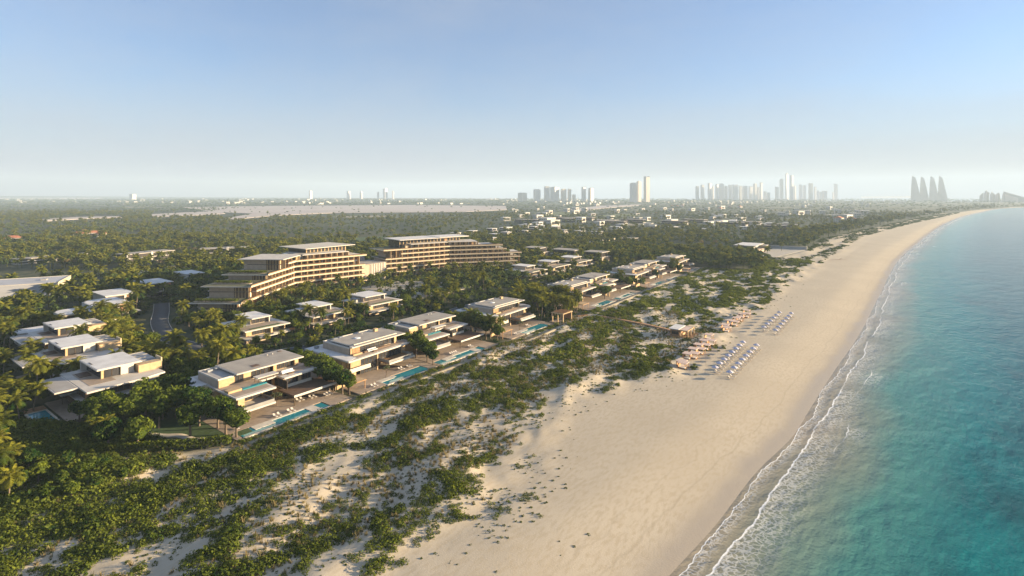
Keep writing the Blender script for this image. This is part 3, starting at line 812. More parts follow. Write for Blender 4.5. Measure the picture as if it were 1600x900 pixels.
# ------------------------------------------------------------------ inland villas on the near left
def inland_villa(label, u0, v0, full=True, w=1.0):
    """stepped white villa looking towards the near end of the coast"""
    t = thing('inland_villa', label, 'villa', v0, u0, G0, group='white inland villas')
    t.scale = (w, 1, 1)
    # a: along coast from the terrace front, b: sea side edge at 0
    bx('terrace', M['deck'], t, (-1.6, 4, -24, 0, -.5, .05))
    bx('ground_floor_wall', M['box'], t, (4, 25, -28, -4, -.5, 3.0)); bx('end_wall', M['wooddark'], t, (3.7, 3.98, -27, -16, .06, 2.9)); win_side(t, -15.6, -5, .2, 2.7, 4, 6)
    slab(t, rect(1, 4.6, -27, -17), 2.7, 3.0, M['grey'], 'porch_roof'); bx('porch_post', M['frame'], t, (1.3, 1.5, -18, -17.8, .06, 2.69)); bx('porch_post', M['frame'], t, (1.3, 1.5, -26.6, -26.4, .06, 2.69))
    slab(t, rect(2.6, 25, -29, -1.8), 3.01, 3.35, name='balcony_slab')
    slab(t, rect(-.2, 4.6, -24.6, -13), 4.2, 4.6, M['render'], 'lower_canopy')
    bx('first_floor_wall', M['wood'], t, (4.4, 24, -28, -6, 3.36, 6.3)); win_side(t, -27, -7, 3.6, 6.1, 4.4, 8); win_sea(t, 6, 16, 3.6, 6.1, -5.9, 6)
    bx('corner_wall', M['grey'], t, (16.5, 24.5, -8, -5.2, 3.36, 6.3))
    slab(t, rect(-2.6, 3.4, -27, -9), 6.35, 6.75, M['render'], 'front_canopy')
    roof_sheet(t, rect(-2.2, 3.0, -26.6, -9.4), 6.75, M['grey'], 'canopy_top')
    slab(t, [(3.5, -30), (26, -30), (26, -4.4), (20, -3), (3.5, -1.6)], 6.31, 6.8, M['render'], 'roof_deck')
    roof_sheet(t, rect(5.8, 13, -26, -8), 6.8, M['deck'], 'deck_paving')
    bx('sunken_seating', M['wooddark'], t, (6.4, 9.6, -25, -19.5, 6.86, 7.05))
    bx('upper_wall', M['glass'], t, (10.4, 19, -28, -13, 6.81, 9.9)); bx('upper_pier', M['stone'], t, (10.2, 10.9, -13.4, -12.6, 6.86, 10.0)); bx('upper_pier', M['render'], t, (15.6, 19.4, -13, -12.4, 6.86, 10.0)); bx('back_wall', M['render'], t, (8.8, 21, -28.9, -28.1, 6.81, 10.0))
    win_sea(t, 11, 15.4, 6.95, 9.8, -12.9, 2)
    slab(t, rect(8.6, 21.4, -29.2, -11), 10.02, 10.42, M['render'], 'roof_slab'); roof_sheet(t, rect(8.9, 21.1, -28.9, -11.3), 10.42, M['roofwhite'])
    bx('roof_vent', M['frame'], t, (9.4, 9.8, -22.6, -19.4, 10.48, 10.56))
    bx('stair_wall', M['stone'], t, (20, 27, -13.5, -10, 6.81, 9.3)); bx('rear_volume', M['grey'], t, (21.5, 27.4, -29.2, -13.6, 6.81, 8.6)); bx('rear_roof', M['greyblue'], t, (21.6, 27.5, -29.3, -13.4, 8.62, 8.95))
    b = MB()
    for q in range(4): b.box(21.6, 27.5, -28.6 + q * 4, -28.2 + q * 4, 8.96, 9.1)
    b.build('roof_ribs', M['roof'], t)
    bx('rear_fin', M['cream'], t, (27.51, 27.9, -17, -12, 6.0, 9.9))
    return t


IL = ['largest white stepped villa beside the dark trees on the near left', 'white villa with a long flat roof directly behind the largest left villa', 'white villa with a shaded end wall, third back on the left among palms']
for k, (u0, v0) in enumerate([(50, -200.5), (50.5, -241.5), (57.5, -281)]): inland_villa(IL[k], u0, v0)
p = thing('swimming_pool', 'square blue pool in shade beside the largest white villa on the left', 'pool', -201, 42.0, G0 + .1)
bx('pool_water', M['pool'], p, (0.6, 4.8, -15.6, -1.0, -.2, .03)); bx('pool_coping', M['coping'], p, (0, .58, -16.2, -.4, -.3, .1), (4.82, 5.4, -16.2, -.4, -.3, .1), (.58, 4.82, -.98, -.4, -.3, .1), (.58, 4.82, -16.2, -15.62, -.3, .1))
bx('pool_deck', M['wood'], p, (.3, 5.5, -21, -16.22, -.3, .06))
p = thing('swimming_pool', 'sliver of turquoise pool among trees at the far left edge', 'pool', -258, 38, G0)
bx('pool_water', M['pool'], p, (0.6, 6, -14, -1.0, -.2, .0)); bx('pool_coping', M['coping'], p, (0, .58, -14.6, -.4, -.3, .1), (6.02, 6.6, -14.6, -.4, -.3, .1))


def block_villa(label, u0, v0, L, Dp, z, rot=0.0, wallm='render', curved=False):
    t = thing('inland_villa', label, 'villa', v0, u0, G0, math.radians(rot), 'white inland villas')
    bx('ground_floor_wall', M[wallm], t, (0, L, -Dp, 0, -.5, 3.0)); win_sea(t, 1.5, L - 1.5, .4, 2.7, .05, max(3, int(L / 3))); win_side(t, -Dp + 1.5, -1.5, .4, 2.7, 0, 4)
    slab(t, rect(-1.2, L + 5, -Dp - .8, 2.2), 3.01, 3.35, name='balcony_slab')
    bx('upper_wall', M['wood'], t, (L * .72, L, -Dp + 1, -1, 3.36, z - .45)); bx('upper_wall', M[wallm], t, (0, L * .715, -Dp + .5, -.5, 3.36, z - .45))
    win_sea(t, 1, L * .7 - 1, 3.7, z - 1, -.4, 4)
    po = [(-.8, -Dp - .6), (L + .8, -Dp - .6), (L + .8, .8), (-.8, .8)]
    if curved: po = [(-.8, -Dp * .7), (1.2, -Dp * .95), (4.5, -Dp - .6), (L + .8, -Dp - .6), (L + .8, .8), (4, .8), (.6, -.8), (-.8, -4)]
    slab(t, po, z - .44, z, M['render'], 'roof_slab'); roof_sheet(t, [(a * .97 + .3, b * .96 - .1) for a, b in po], z, M['roofwhite'])
    return t


block_villa('low white villa with a rounded roof end hidden among palms on the left', 81, -343, 15, 17, 6.5, 0, 'render', True)
block_villa('white villa with a rounded terrace and brown wall, fifth back on the left', 95, -344, 15, 24, 8.4, 0, 'render', True)
block_villa('large white flat roofed villa with pale blank end wall, sixth back on the left', 107, -370, 14, 24, 9.2)
block_villa('white flat roofed villa with brown side wall, seventh back on the left', 138, -399, 14, 23, 9.0)
block_villa('small white flat roofed villa nearest the left hotel corner', 172, -424, 11, 22, 9.2)
block_villa('low grey villa half hidden behind trees on the left', 60, -318, 9, 10, 5.6)

# ------------------------------------------------------------------ hotels
M['terr'] = mat('planted_terrace', (.13, .12, .07), .9, (.09, .10, .045), .3)
LV = [3.5, 7.1, 10.8, 14.5, 18.2, 21.9, 25.5, 29.1]


def off(p, d, n): return (p[0] + n[0] * d, p[1] + n[1] * d)


def hotel_section(t, P0, P1, depth, zf, zt, first, setback, bay, names, fins=True, end0=True, end1=True, planters=(), rail_from=0):
    """one straight run of the hotel: P0 -> P1 is the sea front line as (u, v); slabs, glazing, fins"""
    du, dv = P1[0] - P0[0], P1[1] - P0[1]; L = math.hypot(du, dv); d = (du / L, dv / L); n = (-d[1], d[0])
    if n[1] < 0: n = (-n[0], -n[1])

    def pt(s, b): return (P0[1] + d[1] * s + n[1] * b, P0[0] + d[0] * s + n[0] * b)
    return L, pt


def quadp(pt, s0, s1, b0, b1): return [pt(s0, b0), pt(s1, b0), pt(s1, b1), pt(s0, b1)]


def hotel(label, runs, group='stepped hotel wings'):
    org = runs[0]['P0']
    t = thing('hotel', label, 'hotel', org[1], org[0], G0, group=group)

    def loc(poly): return [(x - org[1], y - org[0]) for x, y in poly]
    for ri, r in enumerate(runs):
        L, pt = hotel_section(t, r['P0'], r['P1'], r['depth'], 0, 0, 0, 0, 0, None)
        Dp = r['depth']
        nb = max(2, int(L / r['bay']))
        for k, (z, s0, s1, f) in enumerate(r['levels']):
            s1 = L + s1
            jit = [0, .9, -.5, .6, -.3, .8, 0, 0][k % 8]
            b = MB(); b.prism(loc(quadp(pt, s0, s1, -Dp, f + jit * .6)), z - .42, z); b.build('floor_slab', M['render'] if k else M['coping'], t)
            # edge upstand + railing of the terrace on this slab
            if not r.get('top') == k and k < len(r['levels']):
                nx = r['levels'][k + 1] if k + 1 < len(r['levels']) else None
                if nx:
                    rl = MB(); rl.prism(loc(quadp(pt, s0 + .02, s1 - .02, f + jit * .6 - .26, f + jit * .6 + .06)), z - .5, z + .42)
                    rl.build('slab_edge', M['slabedge'], t)
                    rl = MB(); rl.prism(loc(quadp(pt, s0 + .3, s1 - .3, f + jit * .6 - .2, f + jit * .6 - .15)), z + .425, z + 1.05)
                    rl.build('railing', M['innerglass'], t)
                    w0n = r['walls'][k + 1][0]
                    if w0n is not None and w0n - s0 > 3:
                        tf = MB(); tf.prism(loc(quadp(pt, s0 + .5, w0n - .4, -Dp + .5, f - .6)), z + .003, z + .06); tf.build('terrace_finish', M['terr'], t)
        zprev = -.5
        for k, (z, s0, s1, f) in enumerate(r['levels']):
            w0, w1, sb = r['walls'][k]
            if w0 is None: zprev = z; continue
            w1 = L + w1
            zt = z - .43
            g = MB(); g.prism(loc(quadp(pt, w0, w1, -Dp + 2.5, -sb)), zprev + .004, zt); gl = g.build('glazing', M['innerglass'], t)
            # solid end wall with timber panel, and wall piers between the windows
            if r.get('endwall', True):
                e = MB(); e.prism(loc(quadp(pt, w0 - .35, w0 - .01, -Dp + 2.4, -Dp * .42)), zprev + .006, zt - .004); e.build('end_wall', M['box'], t)
                e = MB()
                for q in range(5):
                    bq = -Dp * .40 + q * (Dp * .40 - sb) / 4.4
                    e.prism(loc(quadp(pt, w0 - .3, w0 - .012, bq, bq + .45)), zprev + .006, zt - .004)
                e.build('end_frame', M['stone'], t)
            pm = MB(); n2 = max(2, int((w1 - w0) / (r['bay'] / 2)))
            for q in range(n2 + 1):
                s = w0 + (w1 - w0) * q / n2
                ww = .4 if (q + k) % 3 else 1.2
                s = min(max(s, w0 + ww / 2), w1 - ww / 2)
                pm.prism(loc(quadp(pt, s - ww / 2, s + ww / 2, -sb - .3, -sb + .22)), zprev + .006, zt - .004)
            for q in range(n2):  # cream panels standing in for warm reflections and lit curtains in the glazing
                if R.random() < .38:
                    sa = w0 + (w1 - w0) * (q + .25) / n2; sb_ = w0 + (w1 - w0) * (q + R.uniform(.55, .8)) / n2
                    cu = MB(); cu.prism(loc(quadp(pt, sa, sb_, -sb - .02, -sb + .05)), zprev + .05, zt - .2); cu.build('reflection_curtain', M['coping'], gl)
            pass
            pm.build('facade_frame', M['wood' if k % 2 else 'stone'], gl)
            zprev = z
        # cross walls between the balconies, running the full height of the run that stands over them
        for q in range(nb + 1):
            s = L * q / nb
            lv = [k for k, (z, s0, s1, f) in enumerate(r['levels']) if s0 + 1.5 < s < L + s1 - .6]
            if len(lv) < 2: continue
            z1 = r['levels'][lv[-1]][0] - .44; z0 = -.5
            # one blade per storey, butting between slabs
            fb = MB()
            zp = z0
            for k in lv:
                z = r['levels'][k][0]; sb = r['walls'][k][2]
                if r['walls'][k][0] is not None and s >= r['walls'][k][0]: fb.prism(loc(quadp(pt, s - .16, s + .16, -sb + .24, -.35)), zp + .008, z - .43)
                zp = z
            if fb.v: fb.build('balcony_fin', M['wood'] if (q % 9 == 4 or q == r.get('woodfin', -1)) else M['stone'], t)
        for (z, s0, s1, b0, b1) in r.get('planters', ()):
            V, Q, T = leaf_box_data(pt, org, s0, s1, b0, b1, z, z + 1.9)
            mesh_np('planting', V, Q, M['leafH'], t, T)
            b = MB(); b.prism(loc(quadp(pt, s0 - .2, s1 + .2, b0 - .2, b1 + .2)), z + .003, z + .35); b.build('planter', M['box'], t)
        for (z, s0, s1, b0, b1, m, nm) in r.get('roofs', ()):
            b = MB(); b.prism(loc(quadp(pt, s0, s1, b0, b1)), z - .40, z); rs = b.build(nm, M['render'], t)
            b = MB(); b.prism(loc(quadp(pt, s0 + .35, s1 - .35, b0 + .35, b1 - .35)), z + .003, z + .06); b.build('roof_finish', M[m], rs)
    return t


def leaf_box_data(pt, org, s0, s1, b0, b1, z0, z1, den=24.0):
    n = int(den * abs(s1 - s0) * abs(b1 - b0)) + 60
    s = rng.uniform(s0, s1, n); b = rng.uniform(b0, b1, n); z = z0 + (z1 - z0) * rng.uniform(0.1, 1, n) ** .5
    X = np.array([pt(a, c) for a, c in zip(s, b)])
    Pn = np.c_[X[:, 0] - org[1], X[:, 1] - org[0], z]
    return leaf_quads(Pn, .55, rng, np.full(n, .45) + rng.uniform(-.3, .3, n))


def leaf_quads(Pn, size, rg, tint, nrm=None):
    n = len(Pn)
    if nrm is None: nrm = rg.normal(size=(n, 3)); nrm[:, 2] = np.abs(nrm[:, 2]) + .3
    nrm = nrm / np.linalg.norm(nrm, axis=1)[:, None]
    t = np.cross(nrm, rg.normal(size=(n, 3))); t /= np.linalg.norm(t, axis=1)[:, None] + 1e-9
    s = np.cross(nrm, t)
    a = size * rg.uniform(.6, 1.25, n)[:, None] * .5; c = a * rg.uniform(.5, .95, n)[:, None]
    V = np.stack([Pn - t * a, Pn + s * c, Pn + t * a * 1.15, Pn - s * c], 1).reshape(-1, 3)
    return V, np.arange(4 * n).reshape(n, 4), np.repeat(tint, 4)


def subpart(name, t, x, y, rot):
    o = bpy.data.objects.new(name, None); COL.objects.link(o); o.parent = t
    o.location = (x - t.location.x, y - t.location.y, 0); o.rotation_euler = (0, 0, math.radians(rot))
    return o


# left hotel: run 0 is the stepped wing facing us, run 1 the long wing facing the sea
N0 = (147.5, -297.0); BN = (205.0, -337.0); RE = (258.0, -330.0)
hl = hotel('stepped tan hotel with four planted terraces at its near end, left of the pair', [
    dict(P0=N0, P1=BN, depth=29.5, bay=4.6, woodfin=13, top=7,
         levels=[(3.5, 8, 0, -2.5), (7.1, 0, 0, 0), (10.8, 18, 0, .2), (14.5, 11, 0, 0), (18.2, 32, 0, .2), (21.9, 58, 0, .2), (25.5, 50, 12, 1.0)],
         walls=[(5, 0, 4.5), (5, 0, 4.0), (16, 0, 3.3), (16, 0, 3.3), (36, 0, 3.3), (54, 0, 3.3), (54, 0, 3.3)],
         planters=[(7.1, 1.6, 4.6, -27, -3), (14.5, 19, 22, -27, -5), (18.2, 35, 38.5, -27, -4)],
         roofs=[]),
    dict(P0=BN, P1=RE, depth=31.0, bay=4.4, woodfin=5, endwall=False, top=7,
         levels=[(3.5, 0, -1.5, 0), (7.1, 0, 0, 0), (10.8, 0, -.5, .3), (14.5, 0, 0, .1), (18.2, 0, -9, .3), (21.9, 0, 1, 0.4), (25.5, 6, -12, -2)],
         walls=[(0, -3, 3.3), (0, -3, 3.3), (0, -3, 3.3), (0, -3, 3.3), (0, -3, 3.3), (0, -4, 3.4), (2, -12, 4.0)],
         roofs=[]),
    dict(P0=(216.0, -342.0), P1=(259.0, -343.0), depth=34.0, bay=5.0, endwall=True, top=0,
         levels=[(29.1, 0, 0, 0)], walls=[(None, 0, 4.5)], roofs=[]),
])
# lower the walls of the top pavilion to the deck it stands on: handled by the pavilion block below
pv_ = subpart('penthouse', hl, -343.0, 216.0, 0.0)
bx('penthouse_wall', M['glass'], pv_, (4, 37, -28, -4.6, 21.95, 28.6)); b = MB()
for q in range(12): b.box(4 + q * 3 - .3, 4 + q * 3 + .3, -4.9, -4.2, 21.96, 28.62)
b.build('penthouse_columns', M['stone'], pv_)
bx('penthouse_balcony', M['render'], pv_, (10, 30, -4.1, -2.2, 25.2, 25.6)); bx('penthouse_wall', M['stone'], pv_, (36.9, 37.5, -28, -4.4, 21.96, 28.61))

lb = thing('hotel_link', 'ribbed pale block joining the two hotel wings', 'link block', -340.0, 263.0, G0)
bx('link_wall', M['box'], lb, (0, 24, -22, 0, -.5, 12.4)); b = MB()
for q in range(9): b.box(8 + q * 1.7, 8.8 + q * 1.7, .01, .45, -.4, 12.6)
b.build('ribs', M['render'], lb)
b = MB()
for q in range(4): b.box(-.45, -.01, -18 + q * 4.5, -16.5 + q * 4.5, -.4, 12.5)
b.build('ribs', M['box'], lb); bx('link_roof', M['roof'], lb, (-.3, 24.3, -22.3, .6, 12.62, 12.95))
bx('upper_link', M['grey'], lb, (-3, 20, -34, -22.2, -.5, 16.0))

Q0 = (288.0, -342.0); QB = (346.0, -325.0); QE = (398.0, -286.0)
hr = hotel('tan hotel with long balconies and stepped far end, right of the pair', [
    dict(P0=Q0, P1=QB, depth=30.0, bay=4.7, woodfin=12, top=7,
         levels=[(3.5, 1, 0, -.3), (7.1, 0, 0, 0), (10.8, 0, 0, .3), (14.5, 0, 0, 0), (18.2, 14, 0, .4), (21.9, -2, 0, .5), (25.5, 24, 0, -2)],
         walls=[(2, 0, 3.3), (2, 0, 3.3), (2, 0, 3.3), (2, 0, 3.3), (6, 0, 3.4), (4, 0, 3.4), (20, 0, 5)], roofs=[]),
    dict(P0=QB, P1=QE, depth=27.0, bay=4.7, woodfin=2, endwall=False, top=7,
         levels=[(3.5, 0, -3, 0), (7.1, 0, -2, .2), (10.8, 0, 1, 0), (14.5, 0, 2, .3), (18.2, 0, -12, 0), (21.9, 0, -16, .3), (25.5, 0, -40, -2)],
         walls=[(0, -9, 3.3), (0, -9, 3.3), (0, -8, 3.3), (0, -8, 3.3), (0, -16, 3.3), (0, -22, 3.4), (0, -38, 4.5)],
         planters=[(14.5, 54, 57, -22, -3), (21.9, 42, 47, -22, -4)], roofs=[]),
])
pv_ = subpart('penthouse', hr, -345.0, 305.0, -15.0)
bx('penthouse_wall', M['glass'], pv_, (3, 64, -26, -4.6, 21.95, 28.6)); b = MB()
for q in range(19): b.box(3 + q * 3.35 - .3, 3 + q * 3.35 + .3, -4.9, -4.2, 21.96, 28.62)
b.build('penthouse_columns', M['stone'], pv_)
bx('penthouse_balcony', M['render'], pv_, (18, 38, -4.1, -2.0, 25.2, 25.6)); bx('penthouse_balcony', M['render'], pv_, (46, 56, -4.1, -2.4, 25.2, 25.6))
bx('penthouse_roof', M['render'], pv_, (0, 44, -30, 1.4, 28.65, 29.1)); bx('penthouse_roof', M['render'], pv_, (40.5, 72, -27, -1.0, 28.62, 29.35))
bx('roof_finish', M['roofwhite'], pv_, (.4, 40, -29.6, 1.0, 29.104, 29.15)); bx('roof_finish', M['roofwhite'], pv_, (41, 71.6, -26.6, -1.4, 29.354, 29.4))
bx('timber_panel', M['wood'], pv_, (47, 49, -4.19, -3.6, 21.97, 28.6))

# ------------------------------------------------------------------ long low buildings inland on the left
def long_block(label, u0, v0, L, Dp, z, rot, wallm='grey', name='office_block'):
    t = thing(name, label, 'building', v0, u0, G0, math.radians(rot))
    h = (z - .4) / 2
    for k in range(2):
        bx('wall', M[wallm], t, (0, L, -Dp, -1.2, -.5 + k * (h + .5), h * (k + 1) - .2)); bx('floor_slab', M['render'], t, (-.8, L + .8, -Dp - .6, .6, h * (k + 1) - .19, h * (k + 1) + .18))
        win_sea(t, 1.5, L * .46, k * h + .7, h * (k + 1) - .6, -1.1, int(L / 3)); win_sea(t, L * .54, L - 1.5, k * h + .7, h * (k + 1) - .6, -1.1, int(L / 3)); win_side(t, -Dp + 1.5, -2.5, k * h + .7, h * (k + 1) - .6, 0, 4)
    bx('stair_tower', M['render'], t, (L * .48, L * .52, -Dp * .6, .9, -.5, z + .4)); bx('roof_finish', M['roof'], t, (-.4, L * .475, -Dp - .2, .2, z - .21, z - .15)); bx('roof_finish', M['roof'], t, (L * .525, L + .4, -Dp - .2, .2, z - .21, z - .15))
    return t


long_block('two storey grey building with rows of windows behind the left palms', 193, -609, 46, 18, 9.5, 12)
long_block('long grey two storey building with a flat overhanging roof behind the left hotel', 258, -606, 52, 18, 9.5, -28)
long_block('low pale building half hidden by palms at the far left', 128, -688, 60, 14, 5.5, 8, 'render')
M['hall'] = mat('shade_toned_render', (.42, .42, .44), .8, (.36, .36, .38), .1)  # bluish shade on the hall is put into this base colour
t = thing('hall', 'large blank hall in blue grey shade with a flat roof at the left edge', 'hall', -472, 56, G0, math.radians(-25))
bx('wall', M['hall'], t, (0, 52, -34, 0, -.5, 9.4)); bx('sun_toned_end_wall', M['cream'], t, (52.02, 52.6, -34, 0, -.5, 9.9)); bx('roof_finish', M['hall'], t, (.3, 51.8, -33.7, -.3, 9.41, 9.6)); bx('roof_hatch', M['grey'], t, (40, 43, -20, -16, 9.61, 10.3))  # cream end wall: its sunlight is put into the colour
bx('parapet', M['render'], t, (0, 52, -.28, 0.02, 9.41, 9.95), (0, 52, -34, -33.7, 9.41, 9.95)); bx('plinth', M['grey'], t, (-.1, 51.9, .01, .2, -.5, .6))

# ------------------------------------------------------------------ third row and beyond
def slab_house(label, u0, v0, L, Dp, z, rot=0.0, wall='box', group='low villas beyond the second row', name='garden_villa'):
    t = thing(name, label, 'villa', v0, u0, G0, math.radians(rot), group)
    bx('ground_floor_wall', M[wall], t, (0, L, -Dp, 0, -.5, z * .5 - .2)); win_side(t, -Dp + 1, -1, .4, z * .5 - .5, 0, 5)
    slab(t, rect(-1.4, L + 1, -Dp - 1, 1.4), z * .5 - .19, z * .5 + .12, name='balcony_slab')
    bx('upper_wall', M['wooddark'], t, (1.5, L - 1, -Dp + 1, -1.2, z * .5 + .13, z - .42)); win_side(t, -Dp + 1.6, -2, z * .5 + .4, z - .8, 1.5, 6); win_sea(t, 2, L - 2, z * .5 + .4, z - .8, -1.1, 5)
    slab(t, rect(-1.2, L, -Dp - .4, .6), z - .41, z, M['render'], 'roof_slab'); roof_sheet(t, rect(-.9, L - .3, -Dp - .1, .3), z, M['roof'])
    return t


slab_house('brown villa with a long pale flat roof, left of three beyond the right hotel', 478, -316, 16, 22, 10)
slab_house('brown villa with a long pale flat roof, middle of three beyond the right hotel', 479, -274, 16, 28, 10)
slab_house('brown villa with a long pale flat roof, right of three beyond the right hotel', 479, -243, 16, 20, 10)
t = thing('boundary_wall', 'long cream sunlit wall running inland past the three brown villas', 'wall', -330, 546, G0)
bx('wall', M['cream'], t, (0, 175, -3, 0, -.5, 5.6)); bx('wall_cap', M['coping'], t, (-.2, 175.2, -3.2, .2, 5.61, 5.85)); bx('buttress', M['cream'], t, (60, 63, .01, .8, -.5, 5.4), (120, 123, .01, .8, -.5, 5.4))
t = slab_house('low cream and brown villa at the far end of the long cream wall', 690, -306, 26, 16, 6.2)

def white_house(label, u0, v0, L, Dp, z):
    t = thing('white_villa', label, 'villa', v0, u0, G0, math.radians(R.uniform(-6, 6)), 'white villas beyond the right hotel')
    bx('ground_floor_wall', M['render'], t, (0, L, -Dp, 0, -.5, z * .48)); win_side(t, -Dp + 1.5, -1.5, .5, z * .48 - .5, 0, 4); win_sea(t, 2, L - 2, .5, z * .48 - .4, .05, 4)
    bx('terrace_slab', M['render'], t, (-2.5, L, -Dp - 1, 1.5, z * .48 + .01, z * .48 + .4))
    bx('upper_wall', M['render'], t, (2, L, -Dp + 2, -2, z * .48 + .41, z - .4)); win_side(t, -Dp + 3, -3, z * .48 + .8, z - .9, 2, 4); win_sea(t, 3, L - 2, z * .48 + .8, z - .9, -1.95, 4)
    bx('roof_slab', M['roofwhite'], t, (.8, L + .6, -Dp + 1, -1, z - .39, z))
    return t


wn_names = ['first', 'second', 'third', 'fourth', 'fifth', 'sixth', 'seventh', 'eighth', 'ninth', 'tenth', 'eleventh', 'twelfth', 'thirteenth', 'fourteenth', 'fifteenth', 'sixteenth', 'seventeenth', 'eighteenth', 'nineteenth', 'twentieth',
            'twenty first', 'twenty second', 'twenty third', 'twenty fourth', 'twenty fifth', 'twenty sixth', 'twenty seventh', 'twenty eighth', 'twenty ninth', 'thirtieth']
wh = []
for (x0, x1, y, cx, cy, s, z) in [(140, 230, 180, 800, 320, 5.293, 8), (190, 275, 207, 800, 320, 5.293, 7), (325, 415, 182, 800, 320, 5.293, 8), (375, 465, 207, 800, 320, 5.293, 7), (520, 620, 185, 800, 320, 5.293, 8), (510, 600, 215, 800, 320, 5.293, 7), (700, 795, 192, 800, 320, 5.293, 8), (650, 750, 222, 800, 320, 5.293, 7), (860, 955, 202, 800, 320, 5.293, 7.5), (45, 110, 212, 800, 320, 5.293, 8),
                               (860, 940, 125, 540, 340, 5.293, 7), (1000, 1110, 108, 540, 340, 5.293, 8), (1160, 1240, 90, 540, 340, 5.293, 8.5), (1275, 1380, 85, 540, 340, 5.293, 7), (1425, 1500, 105, 540, 340, 5.293, 8), (1180, 1290, 135, 540, 340, 5.293, 7), (1280, 1410, 120, 540, 340, 5.293, 6), (1155, 1270, 165, 540, 340, 5.293, 7)]:
    v0, u0 = gp(cx + x0 / s, cy + y / s, z); v1, u1 = gp(cx + x1 / s, cy + y / s, z)
    wh.append((cx + x0 / s, u0, v0 + 15, z))
for k, (px, u0, v0, z) in enumerate(sorted(wh)):
    white_house('small white cubic villa beyond the right hotel, %s from the left in its cluster' % wn_names[k], u0, v0, R.uniform(12, 15), R.uniform(15, 19), z)

t = thing('beach_house', 'pale two storey house standing at the edge of the scrub past the last beach villa', 'house', -136, 664, G0)
bx('ground_floor_wall', M['box'], t, (0, 42, -27, 0, -.5, 3.6)); bx('upper_wall', M['grey'], t, (1, 41, -26, -6, 3.62, 7.5)); slab(t, rect(-1, 43, -28, -3), 7.51, 8.0, M['render'], 'roof_slab'); roof_sheet(t, rect(-.6, 42.6, -27.6, -3.4), 8.0, M['roofwhite'])
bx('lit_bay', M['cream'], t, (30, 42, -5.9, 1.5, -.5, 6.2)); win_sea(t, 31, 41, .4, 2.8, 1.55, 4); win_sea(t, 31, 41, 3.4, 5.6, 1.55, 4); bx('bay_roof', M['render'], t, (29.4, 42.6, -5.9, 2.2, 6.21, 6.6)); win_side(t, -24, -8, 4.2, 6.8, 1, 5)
t = thing('boundary_wall', 'dark grey wall beside the yard at the edge of the scrub', 'wall', -98, 738, G0)
bx('wall', M['greyblue'], t, (0, 1, -70, 0, -.5, 3.2)); bx('wall_cap', M['coping'], t, (-.1, 1.1, -70.1, .1, 3.21, 3.4)); bx('gate_pier', M['coping'], t, (-.3, 1.3, .11, 1.6, -.5, 4.2))

# ------------------------------------------------------------------ timber pavilion and beach hut
t = thing('pergola', 'open timber pergola at the foot of the palm grove where the boardwalk starts', 'pergola', -144.5, 240.5, G0)
for i in range(2):
    for j in range(3):
        bx('post', M['stone'], t, (i * 8.6, i * 8.6 + .5, -7 + j * 3.25, -6.5 + j * 3.25, -.5, 4.6))
bx('roof_frame', M['stone'], t, (-.3, 9.4, -7.3, -6.7, 4.61, 5.0), (-.3, 9.4, -.3, .3, 4.61, 5.0), (-.3, .3, -6.7, -.3, 4.61, 5.0), (8.8, 9.4, -6.7, -.3, 4.61, 5.0))
b = MB()
for q in range(11): b.box(.7 + q * .75, .95 + q * .75, -6.9, 0, 5.01, 5.2)
b.build('slats', M['wood'], t); bx('screen', M['wood'], t, (8.7, 9.0, -6.4, -.4, -.3, 4.4)); bx('pergola_floor', M['deck'], t, (-1, 10, -8, 1, -.5, .08))
t = thing('beach_hut', 'timber beach hut with a half white roof at the end of the boardwalk', 'hut', -82.0, 250.2, .35)
bx('hut_floor', M['wood'], t, (-1, 11.5, -10.5, 1.2, -.9, .2)); bx('cabin', M['wood'], t, (.4, 9.3, -8.8, -4.2, .21, 3.2)); bx('roof_slab', M['roofwhite'], t, (-.2, 9.9, -9.4, -4.5, 3.21, 3.55))
for i, (aa, bb) in enumerate([(.2, -.6), (4.6, -.6), (9.1, -.6), (.2, -4.0), (9.1, -4.0)]): bx('post', M['stone'], t, (aa, aa + .4, bb, bb + .4, .21, 3.0))
bx('pergola_beam', M['stone'], t, (-.1, 9.8, -.7, -.2, 3.01, 3.4), (-.1, .4, -4.4, -.75, 3.01, 3.4), (9.3, 9.8, -4.4, -.75, 3.01, 3.4)); bx('pergola_roof', M['cabana'], t, (.45, 9.25, -4.35, -.75, 3.15, 3.35)); bx('counter', M['stone'], t, (2, 7, -4.1, -3.4, .21, 1.3)); win_side(t, -8, -5, .9, 2.4, .4, 3)
t = thing('driftwood_log', 'long reddish log lying on the sand near the far scrub', 'log', -63, 636, float(height(-63, 636)))
b = MB(); b.tube([(0, 0, .5), (5, 6, .6), (10, 13, .55), (14, 17, .5)], [.75, .8, .7, .45], 8); b.build('log_trunk', M['log'], t); b = MB(); b.tube([(8, 10, .8), (9.5, 9.2, 1.6), (10.4, 8.8, 2.2)], [.35, .25, .1], 6); b.build('branch', M['log'], t)


# ------------------------------------------------------------------ beach furniture
def zb(v, u): return float(height(np.array([v]), np.array([u]))[0])


